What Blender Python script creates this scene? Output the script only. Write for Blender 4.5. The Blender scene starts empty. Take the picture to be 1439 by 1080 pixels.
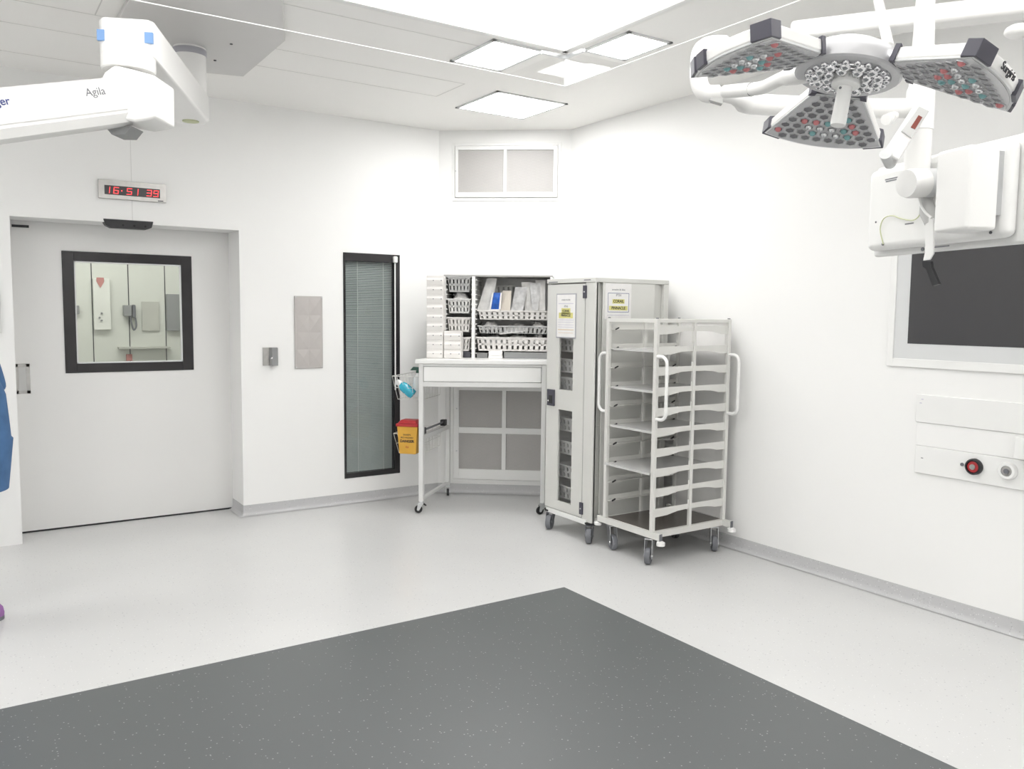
import bpy, bmesh, math, random
from mathutils import Vector, Matrix
random.seed(4)
C = bpy.context.scene.collection
PI = math.pi
V = Vector
# ------------------------------------------------------------------ camera
W, H = 1439, 1080
FPX, YAW, PIT, ROL = 1168.23, 0.58639, -0.08523, 0.010455
CAM = V((0, 0, 1.535))
Fw = V((math.sin(YAW)*math.cos(PIT), math.cos(YAW)*math.cos(PIT), math.sin(PIT)))
Rt = Fw.cross(V((0, 0, 1))).normalized(); Up = Rt.cross(Fw)
Rt, Up = math.cos(ROL)*Rt + math.sin(ROL)*Up, -math.sin(ROL)*Rt + math.cos(ROL)*Up
def ray(x, y): return Fw*FPX + Rt*(x - W/2) - Up*(y - H/2)
def at(x, y, depth): return CAM + ray(x, y)*(depth/FPX)          # survey point at a given distance
def onz(x, y, z): d = ray(x, y); return CAM + d*((z - CAM.z)/d.z)
def ony(x, y, Y): d = ray(x, y); return CAM + d*((Y - CAM.y)/d.y)
def onx(x, y, X): d = ray(x, y); return CAM + d*((X - CAM.x)/d.x)
def onp(x, y, P, n): d = ray(x, y); return CAM + d*((P - CAM).dot(n)/d.dot(n))
cam = bpy.data.cameras.new('camera'); camo = bpy.data.objects.new('camera', cam); C.objects.link(camo)
cam.sensor_width = 36; cam.sensor_fit = 'HORIZONTAL'; cam.lens = FPX*36/W; cam.clip_start = .02
m3 = Matrix((Rt, Up, -Fw)).transposed()
camo.matrix_world = Matrix.Translation(CAM) @ m3.to_4x4()
sc = bpy.context.scene; sc.camera = camo
sc.view_settings.view_transform = 'Standard'; sc.view_settings.look = 'None'
sc.view_settings.gamma = 1; sc.view_settings.exposure = 0.17; sc.view_settings.use_curve_mapping = False
# ------------------------------------------------------------------ materials
def mat(name, col, rough=.5, metal=0, var=.03, scale=6, bump=0, bscale=200, emit=None, spec=.5, coat=0):
    m = bpy.data.materials.new(name); m.use_nodes = True
    nt = m.node_tree; b = nt.nodes['Principled BSDF']
    b.inputs['Roughness'].default_value = rough; b.inputs['Metallic'].default_value = metal
    b.inputs['Specular IOR Level'].default_value = spec
    if coat: b.inputs['Coat Weight'].default_value = coat
    tc = nt.nodes.new('ShaderNodeTexCoord')
    n = nt.nodes.new('ShaderNodeTexNoise'); n.inputs['Scale'].default_value = scale; n.inputs['Detail'].default_value = 3
    nt.links.new(tc.outputs['Object'], n.inputs['Vector'])
    r = nt.nodes.new('ShaderNodeValToRGB')
    r.color_ramp.elements[0].position = .3; r.color_ramp.elements[1].position = .7
    r.color_ramp.elements[0].color = (*[c*(1 - var) for c in col], 1)
    r.color_ramp.elements[1].color = (*[min(1, c*(1 + var)) for c in col], 1)
    nt.links.new(n.outputs['Fac'], r.inputs['Fac']); nt.links.new(r.outputs['Color'], b.inputs['Base Color'])
    if bump:
        n2 = nt.nodes.new('ShaderNodeTexNoise'); n2.inputs['Scale'].default_value = bscale
        nt.links.new(tc.outputs['Object'], n2.inputs['Vector'])
        bm_ = nt.nodes.new('ShaderNodeBump'); bm_.inputs['Strength'].default_value = bump; bm_.inputs['Distance'].default_value = .002
        nt.links.new(n2.outputs['Fac'], bm_.inputs['Height']); nt.links.new(bm_.outputs['Normal'], b.inputs['Normal'])
    if emit:
        b.inputs['Emission Color'].default_value = (*emit[0], 1); b.inputs['Emission Strength'].default_value = emit[1]
    return m
def glass(name, tint=(1, 1, 1), ior=1.45, gloss=1.0, opac=0.0, ocol=(.5, .5, .5)):
    m = bpy.data.materials.new(name); m.use_nodes = True; nt = m.node_tree; nt.nodes.clear()
    o = nt.nodes.new('ShaderNodeOutputMaterial'); t = nt.nodes.new('ShaderNodeBsdfTransparent'); t.inputs[0].default_value = (*tint, 1)
    g = nt.nodes.new('ShaderNodeBsdfGlossy'); g.inputs['Roughness'].default_value = .02; g.inputs[0].default_value = (gloss, gloss, gloss, 1)
    f = nt.nodes.new('ShaderNodeFresnel'); f.inputs['IOR'].default_value = ior
    mx = nt.nodes.new('ShaderNodeMixShader')
    ge = nt.nodes.new('ShaderNodeNewGeometry'); iv = nt.nodes.new('ShaderNodeMath'); iv.operation = 'SUBTRACT'; iv.inputs[0].default_value = 1
    nt.links.new(ge.outputs['Backfacing'], iv.inputs[1]); mu = nt.nodes.new('ShaderNodeMath'); mu.operation = 'MULTIPLY'
    nt.links.new(iv.outputs[0], mu.inputs[0]); nt.links.new(f.outputs[0], mu.inputs[1]); nt.links.new(mu.outputs[0], mx.inputs[0])
    last = t.outputs[0]
    if opac:
        d = nt.nodes.new('ShaderNodeBsdfDiffuse'); d.inputs[0].default_value = (*ocol, 1)
        m2 = nt.nodes.new('ShaderNodeMixShader'); m2.inputs[0].default_value = opac
        nt.links.new(last, m2.inputs[1]); nt.links.new(d.outputs[0], m2.inputs[2]); last = m2.outputs[0]
    nt.links.new(last, mx.inputs[1]); nt.links.new(g.outputs[0], mx.inputs[2]); nt.links.new(mx.outputs[0], o.inputs[0])
    return m
def speckle(name, col, c1, c2, scale, rough=.35, dens=.06, spec=.5):
    m = mat(name, col, rough, var=.025, scale=1.2, spec=spec); nt = m.node_tree; b = nt.nodes['Principled BSDF']
    src = b.inputs['Base Color'].links[0].from_socket
    tc = [n for n in nt.nodes if n.type == 'TEX_COORD'][0]
    for k, (cc, s, dd) in enumerate(((c1, scale, dens), (c2, scale*1.35, dens*.8))):
        v = nt.nodes.new('ShaderNodeTexVoronoi'); v.inputs['Scale'].default_value = s
        mp = nt.nodes.new('ShaderNodeMapping'); mp.inputs['Location'].default_value = (k*3.3, k*1.7, 0)
        nt.links.new(tc.outputs['Object'], mp.inputs[0]); nt.links.new(mp.outputs[0], v.inputs['Vector'])
        lt = nt.nodes.new('ShaderNodeMath'); lt.operation = 'LESS_THAN'; lt.inputs[1].default_value = .2
        nt.links.new(v.outputs['Distance'], lt.inputs[0])
        sp = nt.nodes.new('ShaderNodeSeparateColor'); nt.links.new(v.outputs['Color'], sp.inputs[0])
        l2 = nt.nodes.new('ShaderNodeMath'); l2.operation = 'LESS_THAN'; l2.inputs[1].default_value = dd*5
        nt.links.new(sp.outputs[0], l2.inputs[0])
        mu = nt.nodes.new('ShaderNodeMath'); mu.operation = 'MULTIPLY'
        nt.links.new(lt.outputs[0], mu.inputs[0]); nt.links.new(l2.outputs[0], mu.inputs[1])
        mx = nt.nodes.new('ShaderNodeMix'); mx.data_type = 'RGBA'
        nt.links.new(mu.outputs[0], mx.inputs['Factor']); nt.links.new(src, mx.inputs[6]); mx.inputs[7].default_value = (*cc, 1)
        src = mx.outputs[2]
    nt.links.new(src, b.inputs['Base Color'])
    return m
def mesh_mat(name, c0, c1, scale):       # fine woven or perforated sheet
    m = mat(name, c0, .5, .0, var=.02); nt = m.node_tree; b = nt.nodes['Principled BSDF']
    src = b.inputs['Base Color'].links[0].from_socket
    tc = [n for n in nt.nodes if n.type == 'TEX_COORD'][0]
    ck = nt.nodes.new('ShaderNodeTexChecker'); ck.inputs['Scale'].default_value = scale
    ck.inputs[1].default_value = (1, 1, 1, 1); ck.inputs[2].default_value = (*c1, 1)
    nt.links.new(tc.outputs['Object'], ck.inputs[0])
    mx = nt.nodes.new('ShaderNodeMix'); mx.data_type = 'RGBA'; mx.blend_type = 'MULTIPLY'; mx.inputs['Factor'].default_value = 1
    nt.links.new(src, mx.inputs[6]); nt.links.new(ck.outputs[0], mx.inputs[7]); nt.links.new(mx.outputs[2], b.inputs['Base Color'])
    return m
M = {}
M['wall'] = mat('wall_paint', (.91, .908, .895), .45, var=.006, scale=1.5)
M['ceil'] = mat('ceiling_panel', (.955, .945, .92), .5, var=.006, scale=1.5)
M['ceilj'] = mat('ceiling_joint', (.70, .69, .67), .6)
M['floor'] = speckle('vinyl_light', (.64, .64, .635), (.47, .47, .48), (.78, .78, .78), 60, .28, .04)
M['mat'] = speckle('vinyl_dark', (.112, .120, .122), (.36, .36, .35), (.10, .105, .11), 75, .4, .028)
M['base'] = speckle('vinyl_base', (.54, .54, .545), (.42, .42, .43), (.75, .75, .75), 60, .4)
M['door'] = mat('door_laminate', (.82, .815, .80), .35, var=.008, scale=1)
M['white'] = mat('white_paint', (.88, .88, .865), .3, var=.008, coat=.2)
M['arm'] = mat('pendant_enamel', (.90, .895, .88), .28, var=.006, coat=.2)
M['canopy'] = mat('canopy_enamel', (.66, .65, .64), .4, var=.01)
M['cab'] = mat('cabinet_paint', (.69, .69, .66), .35, var=.01, coat=.1)
M['rack'] = mat('rack_paint', (.72, .715, .685), .35, var=.01, coat=.1)
M['desk'] = mat('desk_paint', (.74, .74, .73), .35, var=.01)
M['plast'] = mat('white_plastic', (.82, .80, .775), .4, var=.015)
M['bask'] = mat('basket_plastic', (.74, .74, .725), .45, var=.02)
M['bask2'] = mat('clear_basket', (.50, .505, .50), .35, var=.03)
M['black'] = mat('black_plastic', (.017, .017, .02), .4, var=.1)
M['frame'] = mat('black_glass_frame', (.024, .022, .024), .12, var=.05)
M['screen'] = mat('dark_screen', (.055, .054, .057), .25, var=.02)
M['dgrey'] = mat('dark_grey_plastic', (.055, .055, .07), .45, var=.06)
M['bump'] = mat('slate_bumper', (.07, .068, .09), .45, var=.05)
M['rub'] = mat('grey_rubber', (.16, .165, .18), .6, var=.06)
M['blackrub'] = mat('black_rubber', (.02, .02, .022), .55, var=.06)
M['steel'] = mat('brushed_steel', (.50, .49, .475), .3, 1, var=.06, scale=30)
M['zinc'] = mat('zinc_plate', (.66, .67, .68), .3, .9, var=.05, scale=20)
M['chrome'] = mat('chrome', (.85, .85, .86), .08, 1, var=.02)
M['mesh'] = mesh_mat('vent_mesh', (.50, .485, .47), (.80, .80, .80), 160)
M['steelmesh'] = mesh_mat('steel_mesh', (.56, .53, .51), (.82, .82, .82), 220)
M['slat'] = mat('blind_slat', (.50, .53, .54), .4, var=.03)
M['brown'] = mat('brown_laminate', (.115, .10, .09), .22, var=.08, scale=3)
M['tray'] = mat('tray_sheet', (.60, .60, .59), .25, .1, var=.03)
M['acryl'] = mat('grey_back_sheet', (.80, .79, .775), .25, var=.03)
M['paper'] = mat('paper', (.86, .85, .84), .7, var=.03, scale=20)
M['pouch'] = mat('clear_pouch', (.78, .77, .75), .25, var=.12, scale=18)
M['pouch2'] = mat('grey_pouch', (.62, .62, .62), .2, var=.2, scale=25)
M['pouchb'] = mat('beige_pouch', (.72, .66, .58), .5, var=.06, scale=20)
M['blue'] = mat('blue_pouch', (.015, .11, .48), .35, var=.3, scale=30)
M['cyan'] = mat('cyan_liquid', (.03, .42, .58), .15, var=.15, scale=20)
M['bottle'] = mat('white_bottle', (.86, .87, .87), .25, var=.02)
M['green'] = mat('dark_green_cap', (.02, .085, .06), .35, var=.1)
M['yellow'] = mat('yellow_plastic', (.72, .40, .055), .4, var=.06)
M['red'] = mat('red_plastic', (.46, .03, .035), .4, var=.08)
M['redled'] = mat('red_led', (.8, .03, .03), .4, emit=((1, .06, .07), 1.6))
M['ink'] = mat('black_ink', (.03, .03, .035), .6)
M['greyink'] = mat('grey_ink', (.22, .22, .24), .6)
M['blueink'] = mat('blue_ink', (.07, .09, .26), .6)
M['hilite'] = mat('yellow_highlight', (.72, .68, .26), .7)
M['lav'] = mat('lavender_ink', (.60, .58, .68), .7)
M['orangeink'] = mat('orange_ink', (.72, .56, .38), .7)
M['holder'] = mat('poster_holder', (.42, .42, .46), .3, var=.04)
M['tape'] = mat('blue_tape', (.20, .36, .66), .5, var=.03)
M['lime'] = mat('pale_green_cap', (.62, .65, .42), .5)
M['lens'] = mat('lens_plate', (.60, .60, .615), .25, .15, var=.05)
M['cell'] = mat('lens_cell', (.14, .14, .15), .12, .0, var=.1)
M['reflect'] = mat('lens_reflector', (.72, .72, .74), .06, 1, var=.15, scale=60)
M['lr'] = mat('red_lens', (.66, .24, .25), .1, .1)
M['lc'] = mat('teal_lens', (.24, .47, .48), .1, .1)
M['lw'] = mat('clear_lens', (.80, .81, .82), .05, .6, var=.1)
M['brownwin'] = mat('brown_display', (.22, .055, .04), .2)
M['scrub'] = mat('blue_scrub', (.06, .145, .30), .85, var=.12, scale=14, bump=.3, bscale=60)
M['purple'] = mat('purple_clog', (.30, .13, .36), .5, var=.06)
M['skin'] = mat('skin', (.55, .36, .28), .5, var=.04)
M['hair'] = mat('brown_hair', (.06, .035, .022), .6, var=.2)
M['corr'] = mat('corridor_paint', (.66, .67, .62), .5, var=.01)
M['corrd'] = mat('corridor_panel', (.74, .745, .70), .45, var=.02)
M['notice'] = mat('notice_sheet', (.50, .50, .455), .6, var=.03)
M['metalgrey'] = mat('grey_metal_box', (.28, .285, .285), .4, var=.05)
M['glass'] = glass('clear_glass', (.96, .975, .965), 1.45)
M['skirt'] = glass('clear_acrylic', (.975, .975, .975), 1.35, 1.0)
M['smoke'] = glass('smoked_pane', (.90, .90, .90), 1.5)
LAMP_E, FIELD_E = 19.0, 1.7
M['lamp'] = mat('lamp_diffuser', (.9, .9, .9), .5, emit=((1, .993, .985), LAMP_E))
M['field'] = mat('airflow_diffuser', (.9, .9, .9), .6, emit=((1, .99, .97), FIELD_E))
M['trimgrey'] = mat('grey_gasket', (.42, .415, .405), .6)
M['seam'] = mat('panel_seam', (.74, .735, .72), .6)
M['palegrey'] = mat('pale_grey_border', (.70, .71, .71), .35, var=.01)
# ------------------------------------------------------------------ mesh builder
class MB:
    def __init__(s, mtx=None): s.bm = bmesh.new(); s.M = mtx or Matrix()
    def _add(s, vs, fs, sm=False):
        bv = [s.bm.verts.new(s.M @ V(v)) for v in vs]
        for f in fs:
            try: s.bm.faces.new([bv[i] for i in f])
            except ValueError: pass
    def box(s, a, b):
        x0, x1 = sorted((a[0], b[0])); y0, y1 = sorted((a[1], b[1])); z0, z1 = sorted((a[2], b[2]))
        v = [(x, y, z) for z in (z0, z1) for x, y in ((x0, y0), (x1, y0), (x1, y1), (x0, y1))]
        s._add(v, [(3, 2, 1, 0), (4, 5, 6, 7), (0, 1, 5, 4), (1, 2, 6, 5), (2, 3, 7, 6), (3, 0, 4, 7)]); return s
    def hexa(s, bot, top):
        s._add(list(bot) + list(top), [(3, 2, 1, 0), (4, 5, 6, 7), (0, 1, 5, 4), (1, 2, 6, 5), (2, 3, 7, 6), (3, 0, 4, 7)]); return s
    def prism(s, poly, d0, d1, f):           # poly of (u,v); f(u,v,d) -> point
        n = len(poly)
        v = [f(u, w, d0) for u, w in poly] + [f(u, w, d1) for u, w in poly]
        s._add(v, [tuple(range(n))[::-1], tuple(range(n, 2*n))] + [(i, (i + 1) % n, n + (i + 1) % n, n + i) for i in range(n)]); return s
    def cyl(s, p0, p1, r0, r1=None, seg=20, caps=True):
        r1 = r0 if r1 is None else r1; p0, p1 = V(p0), V(p1); d = (p1 - p0).normalized()
        a = d.orthogonal().normalized(); b = d.cross(a)
        v = []
        for p, r in ((p0, r0), (p1, r1)):
            for i in range(seg):
                t = 2*PI*i/seg; v.append(p + a*(r*math.cos(t)) + b*(r*math.sin(t)))
        f = [(i, (i + 1) % seg, seg + (i + 1) % seg, seg + i) for i in range(seg)]
        if caps: f += [tuple(range(seg))[::-1], tuple(range(seg, 2*seg))]
        s._add(v, f); return s
    def lathe(s, prof, p, d, seg=32, sx=1):         # profile of (radius, along)
        p, d = V(p), V(d).normalized(); a = d.orthogonal().normalized(); b = d.cross(a); v = []
        for r, h in prof:
            for i in range(seg):
                t = 2*PI*i/seg; v.append(p + d*h + a*(r*math.cos(t)) + b*(r*math.sin(t)))
        n = len(prof); f = [tuple(range(seg))[::-1], tuple(range((n - 1)*seg, n*seg))]
        for k in range(n - 1):
            f += [(k*seg + i, k*seg + (i + 1) % seg, (k + 1)*seg + (i + 1) % seg, (k + 1)*seg + i) for i in range(seg)]
        s._add(v, f); return s
    def tube(s, pts, r, seg=10, closed=False):
        pts = [V(p) for p in pts]; n = len(pts); rs = r if isinstance(r, (list, tuple)) else [r]*n
        v = []; up = None
        for i, p in enumerate(pts):
            if closed: d = (pts[(i + 1) % n] - pts[i - 1]).normalized()
            else: d = (pts[min(i + 1, n - 1)] - pts[max(i - 1, 0)]).normalized()
            if up is None: up = d.orthogonal().normalized()
            up = (up - d*up.dot(d)).normalized(); b = d.cross(up)
            for k in range(seg):
                t = 2*PI*k/seg; v.append(p + up*(rs[i]*math.cos(t)) + b*(rs[i]*math.sin(t)))
        f = []
        for i in range(n if closed else n - 1):
            j = (i + 1) % n
            f += [(i*seg + k, i*seg + (k + 1) % seg, j*seg + (k + 1) % seg, j*seg + k) for k in range(seg)]
        if not closed: f += [tuple(range(seg))[::-1], tuple(range((n - 1)*seg, n*seg))]
        s._add(v, f); return s
    def ball(s, p, r, sc=(1, 1, 1), u=16, w=10):
        p = V(p); v = [p + V((0, 0, r*sc[2]))]
        for j in range(1, w):
            ph = PI*j/w
            for i in range(u):
                t = 2*PI*i/u; v.append(p + V((r*sc[0]*math.sin(ph)*math.cos(t), r*sc[1]*math.sin(ph)*math.sin(t), r*sc[2]*math.cos(ph))))
        v.append(p - V((0, 0, r*sc[2]))); f = []
        for i in range(u): f.append((0, 1 + i, 1 + (i + 1) % u))
        for j in range(w - 2):
            for i in range(u): a = 1 + j*u; f.append((a + i, a + u + i, a + u + (i + 1) % u, a + (i + 1) % u))
        L = len(v) - 1; a = 1 + (w - 2)*u
        for i in range(u): f.append((a + i, L, a + (i + 1) % u))
        s._add(v, f); return s
    def build(s, name, m, parent=None, bevel=0, seg=2, smooth=True, loc=None):
        bmesh.ops.recalc_face_normals(s.bm, faces=s.bm.faces)
        me = bpy.data.meshes.new(name); 
        if parent is not None and loc is None: loc = parent_world(parent)
        if loc is not None:
            for v in s.bm.verts: v.co -= V(loc)
        s.bm.to_mesh(me); s.bm.free()
        o = bpy.data.objects.new(name, me); C.objects.link(o)
        if isinstance(m, (list, tuple)):
            for q in m: me.materials.append(q)
        else: me.materials.append(m)
        if smooth:
            for p in me.polygons: p.use_smooth = True
            me.set_sharp_from_angle(angle=math.radians(35))
        if bevel:
            b = o.modifiers.new('bevel', 'BEVEL'); b.width = bevel; b.segments = seg; b.limit_method = 'ANGLE'; b.angle_limit = math.radians(40)
            b.harden_normals = True
        if parent is not None: o.parent = parent
        elif loc is not None: o.location = loc
        return o
def parent_world(o):
    p = V((0, 0, 0))
    while o is not None: p += o.location; o = o.parent
    return p
def tag(o, label, cat, group=None):
    o['label'] = label; o['category'] = cat
    if group: o['group'] = group
    return o
def thing(name, label, cat, loc, group=None):
    o = bpy.data.objects.new(name, None); o.empty_display_size = .05; C.objects.link(o); o.location = loc
    return tag(o, label, cat, group)
def struct(o): o['kind'] = 'structure'; return o
def text(name, s, p, xdir, ydir, size, m, parent, ext=.0006, align='CENTER', bold=0):
    cu = bpy.data.curves.new(name, 'FONT'); cu.body = s; cu.size = size; cu.extrude = ext; cu.align_x = align; cu.align_y = 'CENTER'; cu.offset = bold
    t = bpy.data.objects.new(name + '_tmp', cu)
    me = bpy.data.meshes.new_from_object(t); bpy.data.objects.remove(t); bpy.data.curves.remove(cu)
    x = V(xdir).normalized(); z = x.cross(V(ydir)).normalized(); y = z.cross(x)
    mt = Matrix((x, y, z)).transposed().to_4x4(); mt.translation = V(p) - parent_world(parent)
    me.transform(mt); me.name = name
    o = bpy.data.objects.new(name, me); C.objects.link(o); me.materials.append(m); o.parent = parent
    return o
def copytree(o, parent=None):
    c = o.copy(); C.objects.link(c); c.parent = parent
    for ch in list(o.children): copytree(ch, c)
    return c
def frm(o, x, y, z):           # local frame matrix
    m = Matrix((V(x), V(y), V(z))).transposed().to_4x4(); m.translation = V(o); return m
# ------------------------------------------------------------------ room shell
YA, XB, CE = 6.205, 4.226, 3.035
PA, PB = V((3.371, YA, 0)), V((XB, 5.525, 0))
SD = (PB - PA).normalized(); NI = V((SD.y, -SD.x, 0))      # along the corner wall, and out of it into the room
if NI.y > 0: NI = -NI
XL, YB = -2.6, -2.2
DX0, DX1, DZ, YD = .291, 1.722, 2.117, 6.495
WX0, WX1, WZ0, WZ1 = 2.522, 3.010, .204, 1.998
b = MB()
for a in (((XL, YA, 0), (DX0, YA + .4, CE + .1)), ((DX0, YA, DZ), (DX1, YA + .28, CE + .1)), ((DX1, YA, 0), (WX0, YA + .4, CE + .1)),
          ((WX0, YA, 0), (WX1, YA + .4, WZ0)), ((WX0, YA, WZ1), (WX1, YA + .4, CE + .1)), ((WX1, YA, 0), (PA.x, YA + .4, CE + .1)),
          ((WX0, YA + .2, WZ0), (WX1, YA + .4, WZ1))): b.box(*a)
struct(b.build('wall_left', M['wall'], smooth=False))
b = MB(); b.hexa([PA, PB, PB - NI*.3, PA - NI*.3], [p + V((0, 0, CE + .1)) for p in (PA, PB, PB - NI*.3, PA - NI*.3)])
struct(b.build('wall_corner', M['wall'], smooth=False))
SX = onx(1281.7, 361.7, XB); SB = onx(1277.7, 483, XB)
SY1, SY0, SZ0, SZ1 = 2.535, 1.35, 1.398, 1.98       # screen recess
b = MB()
b.box((XB, YB, 0), (XB + .4, PB.y + .1, CE + .1))
struct(b.build('wall_right', M['wall'], smooth=False))
struct(MB().box((XL, YB - .2, 0), (XB + .4, YB, CE + .1)).build('wall_back', M['wall'], smooth=False))
struct(MB().box((XL - .2, YB - .2, 0), (XL, YA + .4, CE + .1)).build('wall_side', M['wall'], smooth=False))
struct(MB().box((XL - .3, YB - .3, -.1), (XB + .5, 8.7, 0)).build('floor', M['floor'], smooth=False))
struct(MB().box((-.6, .0, 0), (2.787, 3.641, .0012)).build('floor_inlay', M['mat'], smooth=False))
co = struct(MB().box((XL - .2, YB - .2, CE), (XB + .4, YA + .4, CE + .2)).build('ceiling', M['ceil'], smooth=False))
j = MB(); zj = CE - .0012
for (x0, y0, x1, y1) in ((XL, 4.86, 2.83, 4.86), (XL, 5.25, 2.83, 5.25), (2.83, 4.86, 2.83, 5.25), (.64, 4.14, .64, 4.86), (.64, 4.14, 2.5, 4.14), (XL, 5.83, 1.0, 5.83)):
    j.box((x0 - .003, y0 - .003, zj), (x1 + .003, y1 + .003, CE))
jo = j.build('trim_1', M['ceilj'], smooth=False); struct(jo)
# seams between wall panels
s = MB(); sx = ony(186, 300, YA).x
s.box((sx - .002, YA - .001, DZ), (sx + .002, YA, CE))
yl = onx(1405, 800, XB).y
struct(s.build('trim_2', M['seam'], smooth=False))
# coved skirting
def cove(name, pts):
    b = MB(); prof = [(0, .082), (.004, .082), (.004, .03), (.008, .016), (.018, .006), (.034, .0025), (0, .0025)]
    nrm = []
    for i in range(len(pts) - 1): d = (pts[i + 1] - pts[i]).normalized(); nrm.append(V((d.y, -d.x, 0)))
    rows = []
    for i, p in enumerate(pts):
        if i == 0: n = nrm[0]; k = 1
        elif i == len(pts) - 1: n = nrm[-1]; k = 1
        else: n = (nrm[i - 1] + nrm[i]).normalized(); k = 1/max(.3, n.dot(nrm[i]))
        rows.append([p + n*(u*k) + V((0, 0, z)) for u, z in prof])
    m = len(prof); vs = [q for r_ in rows for q in r_]
    fs = [(i*m + a, i*m + (a + 1) % m, (i + 1)*m + (a + 1) % m, (i + 1)*m + a) for i in range(len(rows) - 1) for a in range(m)]
    b._add(vs, fs + [tuple(range(m)), tuple(range((len(rows) - 1)*m, len(rows)*m))])
    return struct(b.build(name, M['base']))
cove('baseboard_left', [V((DX1, YD - .003, 0)), V((DX1, YA, 0)), PA, PB, V((XB, YB, 0))])
# ------------------------------------------------------------------ door 1: recessed sliding leaf
def rect_on_y(px, Y): a = ony(px[0], px[1], Y); c = ony(px[2], px[3], Y); return a, c
o1, o2 = ony(86, 352, YD), ony(272.3, 519.3, YD); g1, g2 = ony(103.5, 366.5, YD), ony(257, 507.5, YD)
ox0, ox1, oz0, oz1 = o1.x, o2.x, o2.z, o1.z; gx0, gx1, gz0, gz1 = g1.x, g2.x, g2.z, g1.z
d = MB(); L0, L1 = .20, DX1 + .12
d.box((L0, YD, .012), (gx0, YD + .05, 2.3)).box((gx1, YD, .012), (L1, YD + .05, 2.3)).box((gx0, YD, .012), (gx1, YD + .05, gz0)).box((gx0, YD, gz1), (gx1, YD + .05, 2.3))
door = struct(d.build('door_1', M['door'], smooth=False))
f = MB(); y0, y1 = YD - .006, YD + .056
f.box((ox0, y0, oz0), (gx0, y1, oz1)).box((gx1, y0, oz0), (ox1, y1, oz1)).box((gx0, y0, oz0), (gx1, y1, gz0)).box((gx0, y0, gz1), (gx1, y1, oz1))
f.build('window_frame', M['frame'], door, .002)
f = MB(); t = .008
f.box((gx0, YD - .004, gz0), (gx0 + t, YD + .03, gz1)).box((gx1 - t, YD - .004, gz0), (gx1, YD + .03, gz1)).box((gx0, YD - .004, gz0), (gx1, YD + .03, gz0 + t)).box((gx0, YD - .004, gz1 - t), (gx1, YD + .03, gz1))
f.build('window_bead', M['palegrey'], door)
MB().box((gx0, YD + .02, gz0), (gx1, YD + .026, gz1)).build('window_pane', M['glass'], door, smooth=False)
h1, h2 = ony(20, 511, YD), ony(43.3, 552.5, YD)
hp = MB(); hx0, hx1, hz0, hz1 = h1.x, h2.x, h2.z, h1.z; bd = .022
hp.box((hx0, YD - .003, hz0), (hx0 + bd, YD + .001, hz1)).box((hx1 - bd, YD - .003, hz0), (hx1, YD + .001, hz1)).box((hx0, YD - .003, hz0), (hx1, YD + .001, hz0 + bd)).box((hx0, YD - .003, hz1 - bd), (hx1, YD + .001, hz1))
hd = hp.build('door_handle', M['steel'], door, .0015)
q = MB(); q.box((hx0 + bd, YD - .001, hz0 + bd), (hx1 - bd, YD - .0004, hz1 - bd)); q.box((hx0 + bd, YD - .0035, hz0 + bd), (hx0 + bd + .008, YD - .0012, hz1 - bd))
q.build('finger_recess', M['tray'], hd)
MB().box((DX0 - .0, YD - .001, .0), (DX1, YD + .05, .012)).build('floor_seal', M['black'], door, smooth=False)
# door operator label and sensor under the lintel
a, c = ony(16.3, 315, YD - .002), ony(40.6, 320, YD - .002)
tag(MB().box((a.x, YD - .006, c.z), (c.x, YD, a.z)).build('label_plate', M['black'], bevel=.001), 'small black strip plate at the top left corner of the sliding door', 'label')
a, c = ony(145, 313, YA), ony(215.6, 317.6, YA)
sn = thing('door_sensor', 'black motion sensor bar under the lintel above the sliding door', 'sensor', ((a.x + c.x)/2, YA + .03, DZ))
sx0, sx1 = a.x, c.x
b = MB(); b.prism([(sx0, 0), (sx1, 0), (sx1 - .012, -.022), (sx1 - .05, -.036), (sx0 + .045, -.036), (sx0 + .015, -.022)], YA - .008, YA + .06, lambda u, w, d_: (u, d_, DZ + w + .022 if w == 0 and d_ < YA else DZ + w))
b.build('sensor_housing', M['black'], sn, .004)
for k in range(3): MB().cyl((sx0 + .12 + k*.07, YA - .011, DZ - .016), (sx0 + .12 + k*.07, YA - .004, DZ - .016), .007).build('sensor_lens', M['frame'], sn)
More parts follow.
